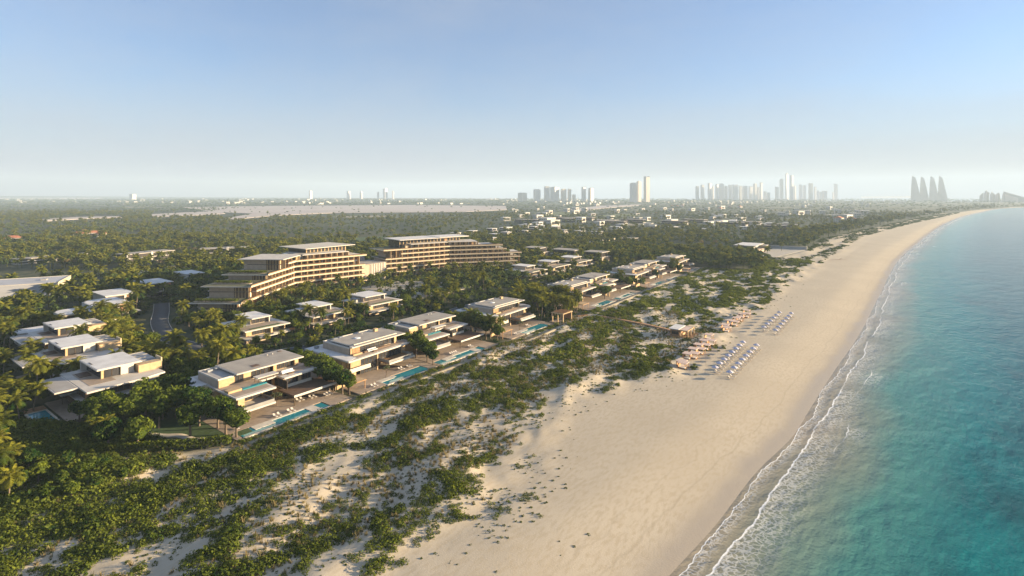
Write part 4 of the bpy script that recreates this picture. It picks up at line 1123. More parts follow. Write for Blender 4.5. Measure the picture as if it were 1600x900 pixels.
def umbrella_proto():
    t = thing('beach_umbrella', 'x', 'umbrella', 0, 0)
    b = MB(); b.tube([(0, 0, -.3), (0, 0, 2.35)], [.035, .03], 6); b.build('pole', M['render'], t)
    b = MB(); n = 8; r = 1.32
    top = (0, 0, 2.75)
    v1 = [(r * .5 * math.cos(6.2832 * i / n), r * .5 * math.sin(6.2832 * i / n), 2.52) for i in range(n)]; v2 = [(r * math.cos(6.2832 * i / n), r * math.sin(6.2832 * i / n), 2.12) for i in range(n)]
    v3 = [(x * .99, y * .99, z - .14) for x, y, z in v2]
    b.raw([top] + v1 + v2 + v3, [(0, 1 + i, 1 + (i + 1) % n) for i in range(n)] + [(1 + i, 1 + n + i, 1 + n + (i + 1) % n, 1 + (i + 1) % n) for i in range(n)] + [(1 + n + i, 1 + 2 * n + i, 1 + 2 * n + (i + 1) % n, 1 + n + (i + 1) % n) for i in range(n)])
    b.build('canopy', M['umb'], t); return t


M['lounge'] = mat('pale_sling_fabric', (.50, .45, .40), .9, (.43, .39, .35), 2)
def lounger_mesh(name='sun_lounger', m=None):
    """x towards the sea = foot end"""
    b = MB()
    for q in (-.28, .28):
        for xx in (-.8, .75): b.box(q - .03, q + .03, xx - .03, xx + .03, 0, .3)
    b.box(-.33, .33, -.45, 1.0, .3, .42)
    b.raw([(-.45, -.33, .32), (-.45, .33, .32), (-1.05, .33, .78), (-1.05, -.33, .78), (-.42, -.33, .43), (-.42, .33, .43), (-1.0, .33, .88), (-1.0, -.33, .88)],
          [(0, 1, 2, 3), (4, 7, 6, 5), (0, 4, 5, 1), (1, 5, 6, 2), (2, 6, 7, 3), (3, 7, 4, 0)])
    return b.build(name, m or M['lounge'])


um0 = umbrella_proto(); lg0 = lounger_mesh(); used = [False, False]
blocks = [('nearer block, inland row', 208.4, -58.1, 8, 6.15), ('nearer block, seaward row', 206.1, -52.2, 8, 6.25), ('farther block, inland row', 286.1, -56.4, 6, 8.2), ('farther block, seaward row', 283.2, -50.6, 7, 7.5)]
for (nm, u0, v0, n, st) in blocks:
    for i in range(n):
        u = u0 + i * st; v = v0
        o = um0 if not used[0] else copy_tree(um0); used[0] = True
        o.location = (v, u, zb(v, u)); o.rotation_euler = (0, 0, R.uniform(0, 1))
        tag(o, 'lavender beach umbrella, %s in the %s' % (wn_names[i] + ' from the near end', nm), 'umbrella', 'lavender umbrellas on the beach')
        for sgn, wd in ((-1, 'near'), (1, 'far')):
            l = lg0 if not used[1] else lg0.copy()
            if used[1]: COL.objects.link(l)
            used[1] = True
            uu = u + sgn * 1.25; l.location = (v + .8, uu, zb(v + .8, uu)); l.rotation_euler = (0, 0, R.uniform(-.06, .06))
            tag(l, 'white lounger on the %s side of the %s umbrella, %s' % (wd, wn_names[i], nm), 'sun lounger', 'white loungers under the umbrellas')


def cabana_proto():
    t = thing('beach_cabana', 'x', 'cabana', 0, 0)
    for i in (0, 1):
        for j in (0, 1): bx('post', M['cabanawood'], t, (-1.4 + i * 2.65, -1.25 + i * 2.65, -1.4 + j * 2.65, -1.25 + j * 2.65, -.3, 2.2))
    bx('canopy', M['cabana'], t, (-1.6, 1.6, -1.6, 1.6, 2.21, 2.4)); bx('back_screen', M['cabanawood'], t, (-1.24, 1.24, -1.4, -1.3, .1, 2.15)); bx('daybed', M['cabanawood'], t, (-1.2, 1.2, -1.25, .9, .1, .4)); bx('mattress', M['fabric'], t, (-1.1, 1.1, -1.2, .85, .41, .58))
    return t


cb0 = cabana_proto(); first = True
for (blk, nm, pts, org) in [('nearer', 'inland', [(345, 545), (395, 480), (440, 443), (485, 405), (530, 372), (570, 335)], 0), ('nearer', 'seaward', [(358, 560), (450, 477), (500, 440), (545, 405), (590, 372)], 0), ('farther', 'inland', [(705, 235), (750, 200), (797, 175), (845, 140), (882, 112)], 0), ('farther', 'seaward', [(718, 254), (787, 208), (828, 165), (882, 138)], 0)]:
    for i, (x, y) in enumerate(pts):
        v, u = gp(1000 + x / 5.293, 470 + y / 5.293)
        o = cb0 if first else copy_tree(cb0); first = False
        o.location = (v, u, zb(v, u)); o.scale = (1.15, 1.15, 1.0)
        tag(o, 'orange timber cabana, %s from the near end, %s row of the %s block' % (wn_names[i], nm, blk), 'cabana', 'timber cabanas on the beach')

# villa terrace loungers and seating
LGL = []
for (nm, u0, pts) in [('the first beach villa', 72, [(26, -12.5), (27.4, -12.5), (30, -11.6), (31.4, -11.6), (34.2, -9.6), (35.2, -9.6), (36.2, -9.6), (15, -6.9), (16.3, -6.9), (19.5, -6.8), (20.8, -6.8), (4, -8)]), ('the second beach villa', 112, [(27, -9.6), (28.3, -9.6), (31, -9.4), (32.3, -9.4), (9, -3.4), (10.4, -3.4)]), ('the third beach villa', 151, [(14, -7), (15.2, -7), (16.4, -7), (17.6, -7), (27, -8), (28.2, -8)]), ('the villa before the palm grove', 198, [(9, -4), (10.3, -4), (26, -9), (27.3, -9)])]:
    for i, (aa, bb) in enumerate(pts):
        l = lg0.copy(); COL.objects.link(l); l.location = (-147 + bb, u0 + aa, G0 + .07); l.rotation_euler = (0, 0, R.choice([0, .0, .05, -.05]))
        tag(l, 'white lounger on the terrace of %s, %s along the terrace' % (nm, wn_names[i]), 'sun lounger', 'white loungers on villa terraces')
for (nm, v, u, z) in [('first', -173 + .5 + 5, 97.5, 7.46), ('second', -165, 131, 7.46)]:
    t = thing('outdoor_sofa', 'white sofa with low back on the roof deck of the %s beach villa' % nm, 'sofa', v, u, G0 + z)
    bx('seat', M['fabric'], t, (0, 4, -1, 0, .1, .45)); bx('backrest', M['fabric'], t, (0, 4, -1.35, -1.01, .1, .85)); bx('armrest', M['fabric'], t, (-.35, -.01, -1.35, 0, .1, .6)); bx('sofa_table', M['wooddark'], t, (1, 3, .6, 1.5, .0, .35))

# ------------------------------------------------------------------ plant prototypes as point arrays
def crown_data(rx, rz, nclump, nleaf, leaf, rg, flat=.25):
    P_, N_, T_ = [], [], []
    for k in range(nclump):
        d = rg.normal(size=3); d /= np.linalg.norm(d)
        if d[2] < -flat: d[2] *= -.6
        rad = rg.uniform(.35, .95) ** .6
        c = d * rad * np.array([rx, rx, rz]) * .82
        rc = rg.uniform(.22, .38) * rx
        e = rg.normal(size=(nleaf, 3)); e /= np.linalg.norm(e, axis=1)[:, None]
        e[:, 2] = np.where(e[:, 2] < -.35, -e[:, 2], e[:, 2])
        P_.append(c + e * rc * rg.uniform(.7, 1.08, (nleaf, 1)) * np.array([1, 1, .8]))
        N_.append(e + rg.normal(size=(nleaf, 3)) * .55 + np.array([0, 0, .25]))
        T_.append(np.full(nleaf, rg.uniform(.2, .75)) + rg.uniform(-.15, .15, nleaf))
    return leaf_quads(np.concatenate(P_), leaf, rg, np.concatenate(T_), np.concatenate(N_))


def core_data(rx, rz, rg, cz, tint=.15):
    """inner blob tinted darker than the leaves, so that the crown is not hollow"""
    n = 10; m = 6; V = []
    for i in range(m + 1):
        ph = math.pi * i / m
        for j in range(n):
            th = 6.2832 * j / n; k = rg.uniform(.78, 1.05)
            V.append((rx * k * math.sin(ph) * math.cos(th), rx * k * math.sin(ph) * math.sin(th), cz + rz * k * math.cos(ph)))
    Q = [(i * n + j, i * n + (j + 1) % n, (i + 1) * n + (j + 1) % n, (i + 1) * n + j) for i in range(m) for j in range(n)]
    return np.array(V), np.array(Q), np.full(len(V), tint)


def join(parts):
    V, Q, T = [], [], []; n = 0
    for v, q, t in parts: V.append(v); Q.append(q + n); T.append(t); n += len(v)
    return np.concatenate(V), np.concatenate(Q), np.concatenate(T)


def frond_data(L, el, az, rg, nl=12, wid=.16, tint=.5, simple=False):
    """an arching palm frond with hanging leaflets"""
    ns = 7
    p = np.zeros(3); pts = [p.copy()]; e = el
    dirs = []
    for k in range(ns - 1):
        d = np.array([math.cos(az) * math.cos(e), math.sin(az) * math.cos(e), math.sin(e)])
        dirs.append(d); p = p + d * L / (ns - 1); pts.append(p.copy()); e -= rg.uniform(.20, .34) * (1.15 if k > 1 else .7)
    dirs.append(dirs[-1]); pts = np.array(pts); dirs = np.array(dirs)
    side = np.array([-math.sin(az), math.cos(az), 0.0])
    V, Q = [], []
    if simple:
        for s in (-1, 1):
            for k in range(0, ns - 1, 2):
                k2 = min(k + 2, ns - 1)
                w0 = L * .24 * math.sin(math.pi * (k + .6) / ns); w1 = L * .24 * math.sin(math.pi * (k2 + .5) / ns)
                n0 = len(V)
                V += [pts[k], pts[k2], pts[k2] + s * side * w1 - np.array([0, 0, w1 * .6]), pts[k] + s * side * w0 - np.array([0, 0, w0 * .6])]; Q.append((n0, n0 + 1, n0 + 2, n0 + 3))
    else:
        for s in (-1, 1):
            for q in range(nl):
                f = (q + .8) / nl * (ns - 1); k = min(int(f), ns - 2); t = f - k
                b = pts[k] * (1 - t) + pts[k + 1] * t; d = dirs[k]
                ll = L * .30 * math.sin(math.pi * (.14 + .80 * (q + 1) / (nl + 1))) * rg.uniform(.85, 1.15)
                tip = b + s * side * ll * .8 + d * ll * .45 - np.array([0, 0, 1]) * ll * rg.uniform(.25, .55)
                n0 = len(V); a = d * wid
                V += [b - a, b + a, tip + a * .35, tip - a * .35]; Q.append((n0, n0 + 1, n0 + 2, n0 + 3))
    V = np.array(V)
    return V, np.array(Q), np.full(len(V), tint)


def palm_crown(rg, L=3.6, n=24, nl=12, simple=False):
    ps = []
    for k in range(n):
        f = k / (n - 1)
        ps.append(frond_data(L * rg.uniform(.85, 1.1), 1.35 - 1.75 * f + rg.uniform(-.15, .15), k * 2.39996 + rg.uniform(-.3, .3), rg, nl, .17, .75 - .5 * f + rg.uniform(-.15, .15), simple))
    return join(ps)


def trunk_mb(h, r0, r1, lean=(0, 0), limbs=0, rx=2.0):
    b = MB(); n = 5
    b.tube([(lean[0] * (i / n) ** 2, lean[1] * (i / n) ** 2, -.4 + (h + .4) * i / n) for i in range(n + 1)], [r0 * (1.25 if i == 0 else 1) + (r1 - r0) * i / n for i in range(n + 1)], 6)
    for k in range(limbs):
        a = k * 2.4 + R.random(); z = h * R.uniform(.55, .8)
        b.tube([(0, 0, z), (math.cos(a) * rx * .35, math.sin(a) * rx * .35, z + h * .22), (math.cos(a) * rx * .7, math.sin(a) * rx * .7, z + h * .42)], [r1 * .8, r1 * .55, r1 * .2], 5)
    return b


def merge_np(items, V, Q, T):
    return V, Q, T


def scatter(name, protos, pos, scl, rot, which, tint, m, squash=None, kind='stuff'):
    """many uncounted plants as one mesh; protos: list of (V, Q, T)"""
    Vs, Qs, Ts = [], [], []; n0 = 0
    for k, (V, Q, T) in enumerate(protos):
        sel = np.nonzero(which == k)[0]
        if not len(sel): continue
        c = np.cos(rot[sel])[:, None]; s = np.sin(rot[sel])[:, None]
        x = V[None, :, 0] * c - V[None, :, 1] * s; y = V[None, :, 0] * s + V[None, :, 1] * c
        z = np.repeat(V[None, :, 2], len(sel), 0)
        sc = scl[sel][:, None]; sq = (squash[sel][:, None] if squash is not None else 1.0)
        W_ = np.stack([x * sc + pos[sel, 0:1], y * sc + pos[sel, 1:2], z * sc * sq + pos[sel, 2:3]], -1).reshape(-1, 3)
        q = (Q[None] + (np.arange(len(sel)) * len(V))[:, None, None]).reshape(-1, 4) + n0
        t = (T[None] + tint[sel][:, None]).reshape(-1)
        Vs.append(W_); Qs.append(q); Ts.append(t); n0 += len(W_)
    o = mesh_np(name, np.concatenate(Vs), np.concatenate(Qs), m, None, np.clip(np.concatenate(Ts), 0, 1))
    return tag(o, kind=kind)


def camY(v, u): return -CS * v + SN * u
def camX(v, u): return SN * v + CS * u
def in_frame(v, u, mx=1.06):
    Y = camY(v, u); X = camX(v, u)
    return (Y > 60) & (np.abs(X) < mx * 800 / CAM_F * Y + 10)


# ------------------------------------------------------------------ where nothing may grow
RECT = []   # u0, u1, v0, v1
for (ty, u0, sc) in front: RECT.append((u0 + 1.5, u0 + 41.5 * sc, -193, -146))
for (u0, L) in [(118, 22), (152, 22), (187, 24), (344, 24), (380, 26), (420, 26)]: RECT.append((u0 + 1, u0 + L + 2, -265, -233))
for (u0, v0) in [(50, -200.5), (50.5, -241.5), (57.5, -281)]: RECT.append((u0 - 7, u0 + 28, v0 - 31, v0 + 1))
for r in [(42, 49, -224, -200), (37, 46, -274, -258), (80, 100, -362, -341), (94, 112, -370, -342), (106, 124, -396, -368), (137, 155, -424, -397), (171, 186, -447, -422), (59, 72, -330, -317),
          (262, 288, -376, -338), (238, 252, -153, -143), (190, 250, -640, -595), (255, 320, -630, -570), (125, 190, -710, -670), (56, 118, -500, -440), (32, 47, -217, -187),
          (466, 497, -340, -232), (546, 722, -334, -329), (689, 717, -324, -304), (662, 708, -166, -133), (625, 740, -136, -97), (648, 702, -252, -176), (54, 70, -178, -150)]: RECT.append(r)
for (px, u0, v0, z) in wh: RECT.append((u0 - 12, u0 + 15, v0 - 19, v0 + 9))


def seg_dist(v, u, pts):
    d = np.full(np.shape(v), 1e9)
    for (x0, y0), (x1, y1) in zip(pts[:-1], pts[1:]):
        dx, dy = x1 - x0, y1 - y0; t = np.clip(((v - x0) * dx + (u - y0) * dy) / (dx * dx + dy * dy), 0, 1)
        d = np.minimum(d, np.hypot(v - x0 - t * dx, u - y0 - t * dy))
    return d


def blocked(v, u, mar=0.0):
    bad = np.zeros(np.shape(v), bool)
    for (a0, a1, b0, b1) in RECT: bad |= (u > a0 - mar) & (u < a1 + mar) & (v > b0 - mar) & (v < b1 + mar)
    bad |= seg_dist(v, u, [tuple(p) for p in road_pts[:]]) < np.where((u < 120) & (v > -345) & (v < -258), 11.0, np.where(u < 135, 6.0, 4.4)) + mar * .6
    for (p0, p1, dp) in [(N0, BN, 31), (BN, RE, 34), (Q0, QB, 33), (QB, QE, 30)]:
        mid = [(p0[1], p0[0]), (p1[1], p1[0])]
        du, dv = p1[0] - p0[0], p1[1] - p0[1]; L = math.hypot(du, dv); n = (-dv / L, du / L)
        if n[1] < 0: n = (-n[0], -n[1])
        s = ((u - p0[0]) * du + (v - p0[1]) * dv) / L; b = (u - p0[0]) * n[0] + (v - p0[1]) * n[1]
        bad |= (s > -3 - mar) & (s < L + 3 + mar) & (b < 1.5 + mar) & (b > -dp - 8)
    bad |= (u > 94) & (u < 116) & (v > -290) & (v < -242)
    return bad


# ------------------------------------------------------------------ trees as things
rg = np.random.default_rng(5)
TREE = []
for k in range(9):
    rx = [3.4, 3.0, 2.6, 3.8, 3.2, 2.4, 3.6, 2.9, 2.2][k]; rz = rx * [.75, .9, 1.1, .65, .8, 1.2, .7, 1.0, 1.25][k]; h = 2.5 + rz * .5
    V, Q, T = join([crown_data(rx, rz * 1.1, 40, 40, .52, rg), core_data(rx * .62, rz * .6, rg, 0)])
    V = V + np.array([0, 0, h])
    cm = mesh_np('crown', V, Q, M['leafA'], None, np.clip(T, 0, 1)); tm = trunk_mb(h, .26, .14, (0, 0), 4, rx).build('trunk', M['trunk'])
    TREE.append((cm.data, tm.data, rx)); bpy.data.objects.remove(cm); bpy.data.objects.remove(tm)
PALM = []
for k in range(7):
    h = [7.5, 9.0, 6.5, 8.2, 10.0, 5.2, 7.0][k]; lean = (R.uniform(-1, 1), R.uniform(-1, 1))
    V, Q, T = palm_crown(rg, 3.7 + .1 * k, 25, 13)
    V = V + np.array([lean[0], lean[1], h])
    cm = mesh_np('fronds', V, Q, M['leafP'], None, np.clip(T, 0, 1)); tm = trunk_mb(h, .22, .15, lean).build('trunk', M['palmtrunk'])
    PALM.append((cm.data, tm.data)); bpy.data.objects.remove(cm); bpy.data.objects.remove(tm)


def plant(name, pair, v, u, s, rot, label, cat, group, part='crown', z=None, sz=1.0):
    t = thing(name, label, cat, v, u, G0 if z is None else z, rot, group); t.scale = (s, s, s * sz)
    for nm, d in ((part, pair[0]), ('trunk', pair[1])):
        o = bpy.data.objects.new(nm, d); COL.objects.link(o); o.parent = t
    return t


# ground cover under the trees of the resort is soil; candidate spots on a jittered grid
def jgrid(u0, u1, v0, v1, st, seed):
    g = np.random.default_rng(seed)
    a, b = np.meshgrid(np.arange(u0, u1, st), np.arange(v0, v1, st), indexing='ij')
    a = a + g.uniform(-.45, .45, a.shape) * st; b = b + g.uniform(-.45, .45, b.shape) * st
    return b.ravel(), a.ravel()


tv, tu = jgrid(12, 640, -520, -98, 5.4, 21)
ok = ~blocked(tv, tu, 1.2) & in_frame(tv, tu) & (tv < landedge(tu) - 2.0)
nz = fbm(tu * .02, tv * .02, 71, 3)
lawnish = (tu > 225) & (tu < 298) & (tv > -318) & (tv < -262)
keep = np.where(lawnish, rg.random(len(tv)) < .30, rg.random(len(tv)) < np.where(nz > .62, .45, .92))
front_strip = (tv > -147) & (tu > 60) & (tu < 484)
ok &= keep & ~front_strip
# keep the lawn beside the nearest villa open
ok &= ~((tu > 50) & (tu < 74) & (tv > -178) & (tv < -148) & (rg.random(len(tv)) < .55))
tv, tu = tv[ok], tu[ok]
ispalm = rg.random(len(tv)) < np.where(fbm(tu * .03, tv * .03, 55, 2) > .5, .42, .14)
ispalm |= (tu > 250) & (tu < 276) & (tv > -190) & (rg.random(len(tv)) < .7)
ispalm |= (tu < 130) & (tv < -205) & (rg.random(len(tv)) < .35)
ispalm |= lawnish[ok] & (rg.random(len(tv)) < .55)


def zone(v, u):
    if v > -195 and u < 70: return 'beside the near lawn and the hedge'
    if v > -195 and 236 < u < 278: return 'in the grove by the timber pergola'
    if v > -195: return 'between and behind the beach villas'
    if u < 108 and v < -195: return 'around the white inland villas on the left'
    if v > -275: return 'around the villas of the second row'
    if 108 <= u < 430: return 'at the foot of the hotels'
    return 'inland beyond the hotels'


ord_ = np.argsort(np.hypot(tv, tu))
nT = nP = 0; rest_t, rest_p = [], []
EXTRA_T = [(-163, 54, 1.3), (-168, 49, 1.4), (-161, 66, 1.35), (-154, 72.4, 1.4), (-174, 63, 1.4), (-166, 70.5, 1.5), (-178, 69, 1.6), (-150, 73.4, 1.15), (-160, 73, 1.5), (-173, 72, 1.5), (-184, 74, 1.5), (-180, 58, 1.4), (-187, 64, 1.5), (-190, 56, 1.4), *[(*gp(px, py), s) for px, py, s in [(30, 772, .72), (60, 757, .8), (95, 768, .7), (130, 752, .75), (160, 742, .7), (22, 800, .6), (72, 792, .62), (112, 786, .66), (150, 772, .62), (192, 756, .58), (45, 738, .8), (105, 735, .72)]], (-184, 51, 1.3), (-195, 66, 1.4), (-192, 73, 1.4), (-160, 110, 1.45), (-168, 111.5, 1.6), (-176, 111, 1.6), (-154, 111, 1.2), (-164, 114, 1.3), (-184, 112, 1.5), (-155, 152, 1.35), (-163, 153.5, 1.6), (-171, 153, 1.6), (-179, 152, 1.5), (-150.5, 150.6, 1.0), (-158, 193, 1.5), (-166, 195, 1.6), (-174, 194, 1.6), (-152, 194, 1.2), (-162, 198, 1.3), (-151.5, 112, .9),
           (-160, 356.5, 1.3), (-169, 359, 1.5), (-159, 406, 1.3), (-157, 313.5, 1.3), (-165, 314, 1.4), (-164, 455, 1.4), (-160, 362, 1.3), (-156, 452, 1.2)]
for (v, u, s) in EXTRA_T:
    k = int(rg.integers(0, 9))
    plant('broadleaf_tree', TREE[k], v, u, s * rg.uniform(.95, 1.1), rg.uniform(0, 6.28), 'round dark green broadleaf tree ' + zone(v, u), 'tree', 'broadleaf trees ' + zone(v, u)); nT += 1
EXTRA_P = [(-181, 49.5, .72), (-176.5, 51.5, .66), (-213, 40, 1.0), (-219, 44.5, 1.05), (-232, 48, 1.1), (-236, 53, 1.0), (-229, 42, .95), (-238, 60, 1.05), (-196, 29, .8), (-190, 27, .8), (-186, 30, .85), (-200, 25, .95), (-176, 26, .7), (-184, 22, .95),
           (-168, 256, 1.15), (-162, 262, 1.1), (-172, 264, 1.2), (-158, 268, 1.1), (-166, 272, 1.15), (-176, 252, 1.1), (-158, 254, 1.1), (-150, 252.6, .9), (-152, 268, .95), (-164, 247, 1.1), (-172, 243, 1.15), (-158, 240.5, 1.0), (-180, 270, 1.1), (-155, 275.5, .95),
           (-243, 120, 1.05), (-238, 116, 1.0), (-248, 113, 1.05), (-236, 151, 1.1), (-240, 148, 1.0), (-232, 155, 1.1), (-235, 183, 1.0), (-231, 168, .8), (-244, 182, 1.0), (-280, 80, 1.05), (-274, 86, 1.1), (-262, 79, 1.0), (-255, 83, 1.05), (-268, 46, 1.0), (-276, 44, 1.05), (-262, 52, 1.0), (-272, 56, 1.1)]
EXTRA_P += [(*gp(px, py), s) for px, py, s in [(4, 700, .95), (-14, 690, 1.0), (10, 745, .9), (-8, 760, 1.0), (-2, 662, .95), (3, 632, 1.0), (-20, 720, 1.05), (14, 785, .75)]]
for (v, u, s) in EXTRA_P:
    k = int(rg.integers(0, 7))
    plant('palm_tree', PALM[k], v, u, s, rg.uniform(0, 6.28), 'feathery green palm tree ' + zone(v, u), 'palm tree', 'palm trees ' + zone(v, u), 'fronds'); nP += 1
for i in ord_:
    v, u = float(tv[i]), float(tu[i]); s = float(rg.uniform(.85, 1.35)) * (.62 if -236 < v < -193 and 105 < u < 480 else (.78 if -345 < v < -262 and 105 < u < 420 else 1.0)) * (.9 if u < 70 and v < -195 else 1.0)
    if ispalm[i]:
        if nP >= 290: rest_p.append((v, u, s)); continue
        nP += 1; k = int(rg.integers(0, 7))
        plant('palm_tree', PALM[k], v, u, s, rg.uniform(0, 6.28), 'feathery green palm tree ' + zone(v, u), 'palm tree', 'palm trees ' + zone(v, u), 'fronds', None, float(rg.uniform(.85, 1.1)))
    else:
        if nT >= 295: rest_t.append((v, u, s)); continue
        nT += 1; k = int(rg.integers(0, 9))
        plant('broadleaf_tree', TREE[k], v, u, s, rg.uniform(0, 6.28), 'round dark green broadleaf tree ' + zone(v, u), 'tree', 'broadleaf trees ' + zone(v, u))
# olive trees in the villa courts
for (v, u, lb_) in [(-162, 92, 'grey green olive tree in the court of the nearest beach villa'), (-154, 130, 'small olive tree beside the pool of the second beach villa'), (-155, 216, 'small olive tree by the pool just before the palm grove')]:
    V, Q, T = crown_data(1.7, 1.6, 16, 22, .4, rg); t = thing('olive_tree', lb_, 'tree', v, u, G0 + .05)
    mesh_np('crown', V + np.array([0, 0, 3.2]), Q, M['leafO'], t, np.clip(T, 0, 1)); trunk_mb(2.8, .16, .09, (.2, .1), 3, 1.2).build('trunk', M['trunk'], t)

# rest of the resort's trees, seen as one mass
FT = []
for k in range(6):
    rx = 3.0; V, Q, T = crown_data(rx, rx * [.7, .9, 1.1, .8, 1.0, .75][k], 16, 11, 1.05, rg); FT.append((V + np.array([0, 0, 4.2]), Q, T))
FP = []
for k in range(4):
    V, Q, T = palm_crown(rg, 3.9, 15, simple=True); h = [7, 8.5, 6.2, 9.5][k]
    tb = trunk_mb(h, .2, .15); tv_ = np.array(tb.v); tq = np.array([f for f in tb.f if len(f) == 4])
    FP.append((V + np.array([0, 0, h]), Q, T)); FP[-1] = join([FP[-1], (tv_, tq, np.full(len(tv_), .55))])


def emit(name, arr, protos, zoff=G0, m='leafF', tv0=.0):
    arr = np.array(arr); n = len(arr)
    return scatter(name, protos, np.c_[arr[:, 0], arr[:, 1], np.full(n, zoff)], arr[:, 2], rg.uniform(0, 6.28, n), rg.integers(0, len(protos), n), rg.uniform(-.22, .18, n) + tv0, M[m])


if rest_t: emit('resort_woods', rest_t, FT)
if rest_p: emit('palm_woods', rest_p, FP, m='leafP')

# low shrubs filling the ground between the trees
sv, su_ = jgrid(14, 470, -400, -149, 2.6, 33)
ok = ~blocked(sv, su_, .3) & in_frame(sv, su_) & (sv < landedge(su_) - .8) & (fbm(su_ * .06, sv * .06, 44, 3) > .36) & (rg.random(len(sv)) < .75)
ok &= ~((su_ > 50) & (su_ < 76) & (sv > -180) & (sv < -149)) & ~((su_ > 226) & (su_ < 298) & (sv > -318) & (sv < -256) & (rg.random(len(sv)) < .8))
sv, su_ = sv[ok], su_[ok]
BU = []
for k in range(5):
    n = 46; e = rg.normal(size=(n, 3)); e /= np.linalg.norm(e, axis=1)[:, None]; e[:, 2] = np.abs(e[:, 2])
    lob = 1 + .3 * np.sin(e[:, 0] * 5 + k) * np.cos(e[:, 1] * 4)
    BU.append(leaf_quads(e * np.array([1, 1, .72]) * (lob * rg.uniform(.72, 1.05, n))[:, None], .52, rg, np.full(n, .42) + rg.uniform(-.25, .25, n), e + rg.normal(size=(n, 3)) * .5))
n = len(sv)
scatter('garden_undergrowth', BU, np.c_[sv, su_, np.full(n, .1)], rg.uniform(.8, 1.7, n), rg.uniform(0, 6.28, n), rg.integers(0, 5, n), rg.uniform(-.25, .2, n), M['leafA'])

# clipped hedge round the near garden
hp = []
for (v0, u0), (v1, u1) in [((-183, 45), (-172.5, 44)), ((-172.5, 44), (-155, 60.5)), ((-155, 60.5), (-146.6, 70.5)), ((-183, 46), (-188, 50))]:
    L = math.hypot(v1 - v0, u1 - u0); n = int(L * 110)
    t = rg.random(n); w = rg.uniform(-1.25, 1.25, n); z = 2.8 * rg.random(n) ** .55
    w = w * (1 - .25 * (z / 2.8) ** 3)
    dx, dy = (v1 - v0) / L, (u1 - u0) / L
    hp.append(np.c_[v0 + (v1 - v0) * t - dy * w, u0 + (u1 - u0) * t + dx * w, z + .1])
hp = np.concatenate(hp); V, Q, T = leaf_quads(hp - np.array([-172, 46, 0]), .55, rg, np.clip(.45 + rg.uniform(-.3, .3, len(hp)), 0, 1))
t = tag(mesh_np('hedge', V, Q, M['leafH'], None, T, (-172, 46, 0)), 'long thick clipped hedge between the near garden lawn and the dunes', 'hedge')

# ------------------------------------------------------------------ dune scrub
bv, bu = jgrid(-10, 620, -262, -40, 1.15, 77)
le_, de_ = landedge(bu), duneedge(bu)
f = (bv - le_) / np.maximum(de_ - le_, 8)
n1 = fbm(bu * .028 + bv * .02, bv * .085, 101, 4); n2 = fbm(bu * .10, bv * .21, 131, 3)
n3 = fbm(bu * .42, bv * .5, 151, 2)
cover = .34 * n1 + .36 * n2 + .30 * n3
th = np.interp(f, [-.3, 0.0, .10, .55, .80, 1.0, 1.12, 1.3], [.34, .40, .452, .482, .506, .545, .61, 9])
th = th + .012 * sstep(100, 70, bu) - .075 * sstep(66, 40, bu) * sstep(-118, -140, bv) - .02 * sstep(60, 20, bu) + rg.normal(size=len(bv)) * .018
Yc = np.hypot(bv, bu)
keepp = np.clip(1.0 - (Yc - 260) / 700, .34, 1)
ok = (cover > th) & in_frame(bv, bu) & (rg.random(len(bv)) < keepp) & (f > -.35) & ~((bu > 60) & (bv < -146.8))
ok &= (seg_dist(bv, bu, [(-143.2, 62), (-143.0, 90), (-143, 150), (-141, 205), (-143, 247)]) > 1.9) | (rg.random(len(bv)) < .12)
ok &= (seg_dist(bv, bu, [(-144.5, 285), (-146, 340), (-148, 420), (-151, 500)]) > 2.2)
ok &= (seg_dist(bv, bu, [(-146, 258), (-140, 265), (-126, 264.5), (-110, 262.5), (-97, 259.5), (-91, 257)]) > 1.9)
ok &= ~((bu > 248) & (bu < 263) & (bv > -94) & (bv < -79)) & ~((bu > 600) & (bu < 745) & (bv < -97))
ok &= ~((bu > 49) & (bu < 72) & (seg_dist(bv, bu, [(-172.5, 44), (-155, 60.5), (-146.6, 70.5)]) < 6.0) & (rg.random(len(bv)) < .9))
ok &= rg.random(len(bv)) < .88
dens = (cover - th)[ok]; bv, bu = bv[ok], bu[ok]
bs = np.clip(.50 + dens * 5.5, .45, 1.25) * rg.uniform(.65, 1.25, len(bv)) * np.clip(1 + (np.hypot(bv, bu) - 260) / 500, 1, 1.7)
bs *= 1 + .55 * sstep(70, 30, bu)
bz = height(bv, bu)
# tiny scattered tufts on the open sand
sv2, su2 = jgrid(0, 480, -175, -50, 1.05, 88)
le2, de2 = landedge(su2), duneedge(su2); f2 = (sv2 - le2) / np.maximum(de2 - le2, 8)
tn = fbm(su2 * .09, sv2 * .12, 161, 3)
p = np.interp(f2, [0, .3, .8, 1.0, 1.1, 1.28, 1.4], [.75, .75, .75, .55, .2, .015, 0]) * (tn > .47) * np.clip(1.2 - su2 / 450, .15, 1)
ok = (rg.random(len(sv2)) < p) & in_frame(sv2, su2) & (seg_dist(sv2, su2, [(-143.2, 62), (-143, 150), (-141, 205), (-143, 247)]) > 1.6) & ~((su2 > 60) & (sv2 < -146))
ok &= ~((su2 > 202) & (su2 < 330) & (sv2 > -78))
sv2, su2 = sv2[ok], su2[ok]; tz = height(sv2, su2)

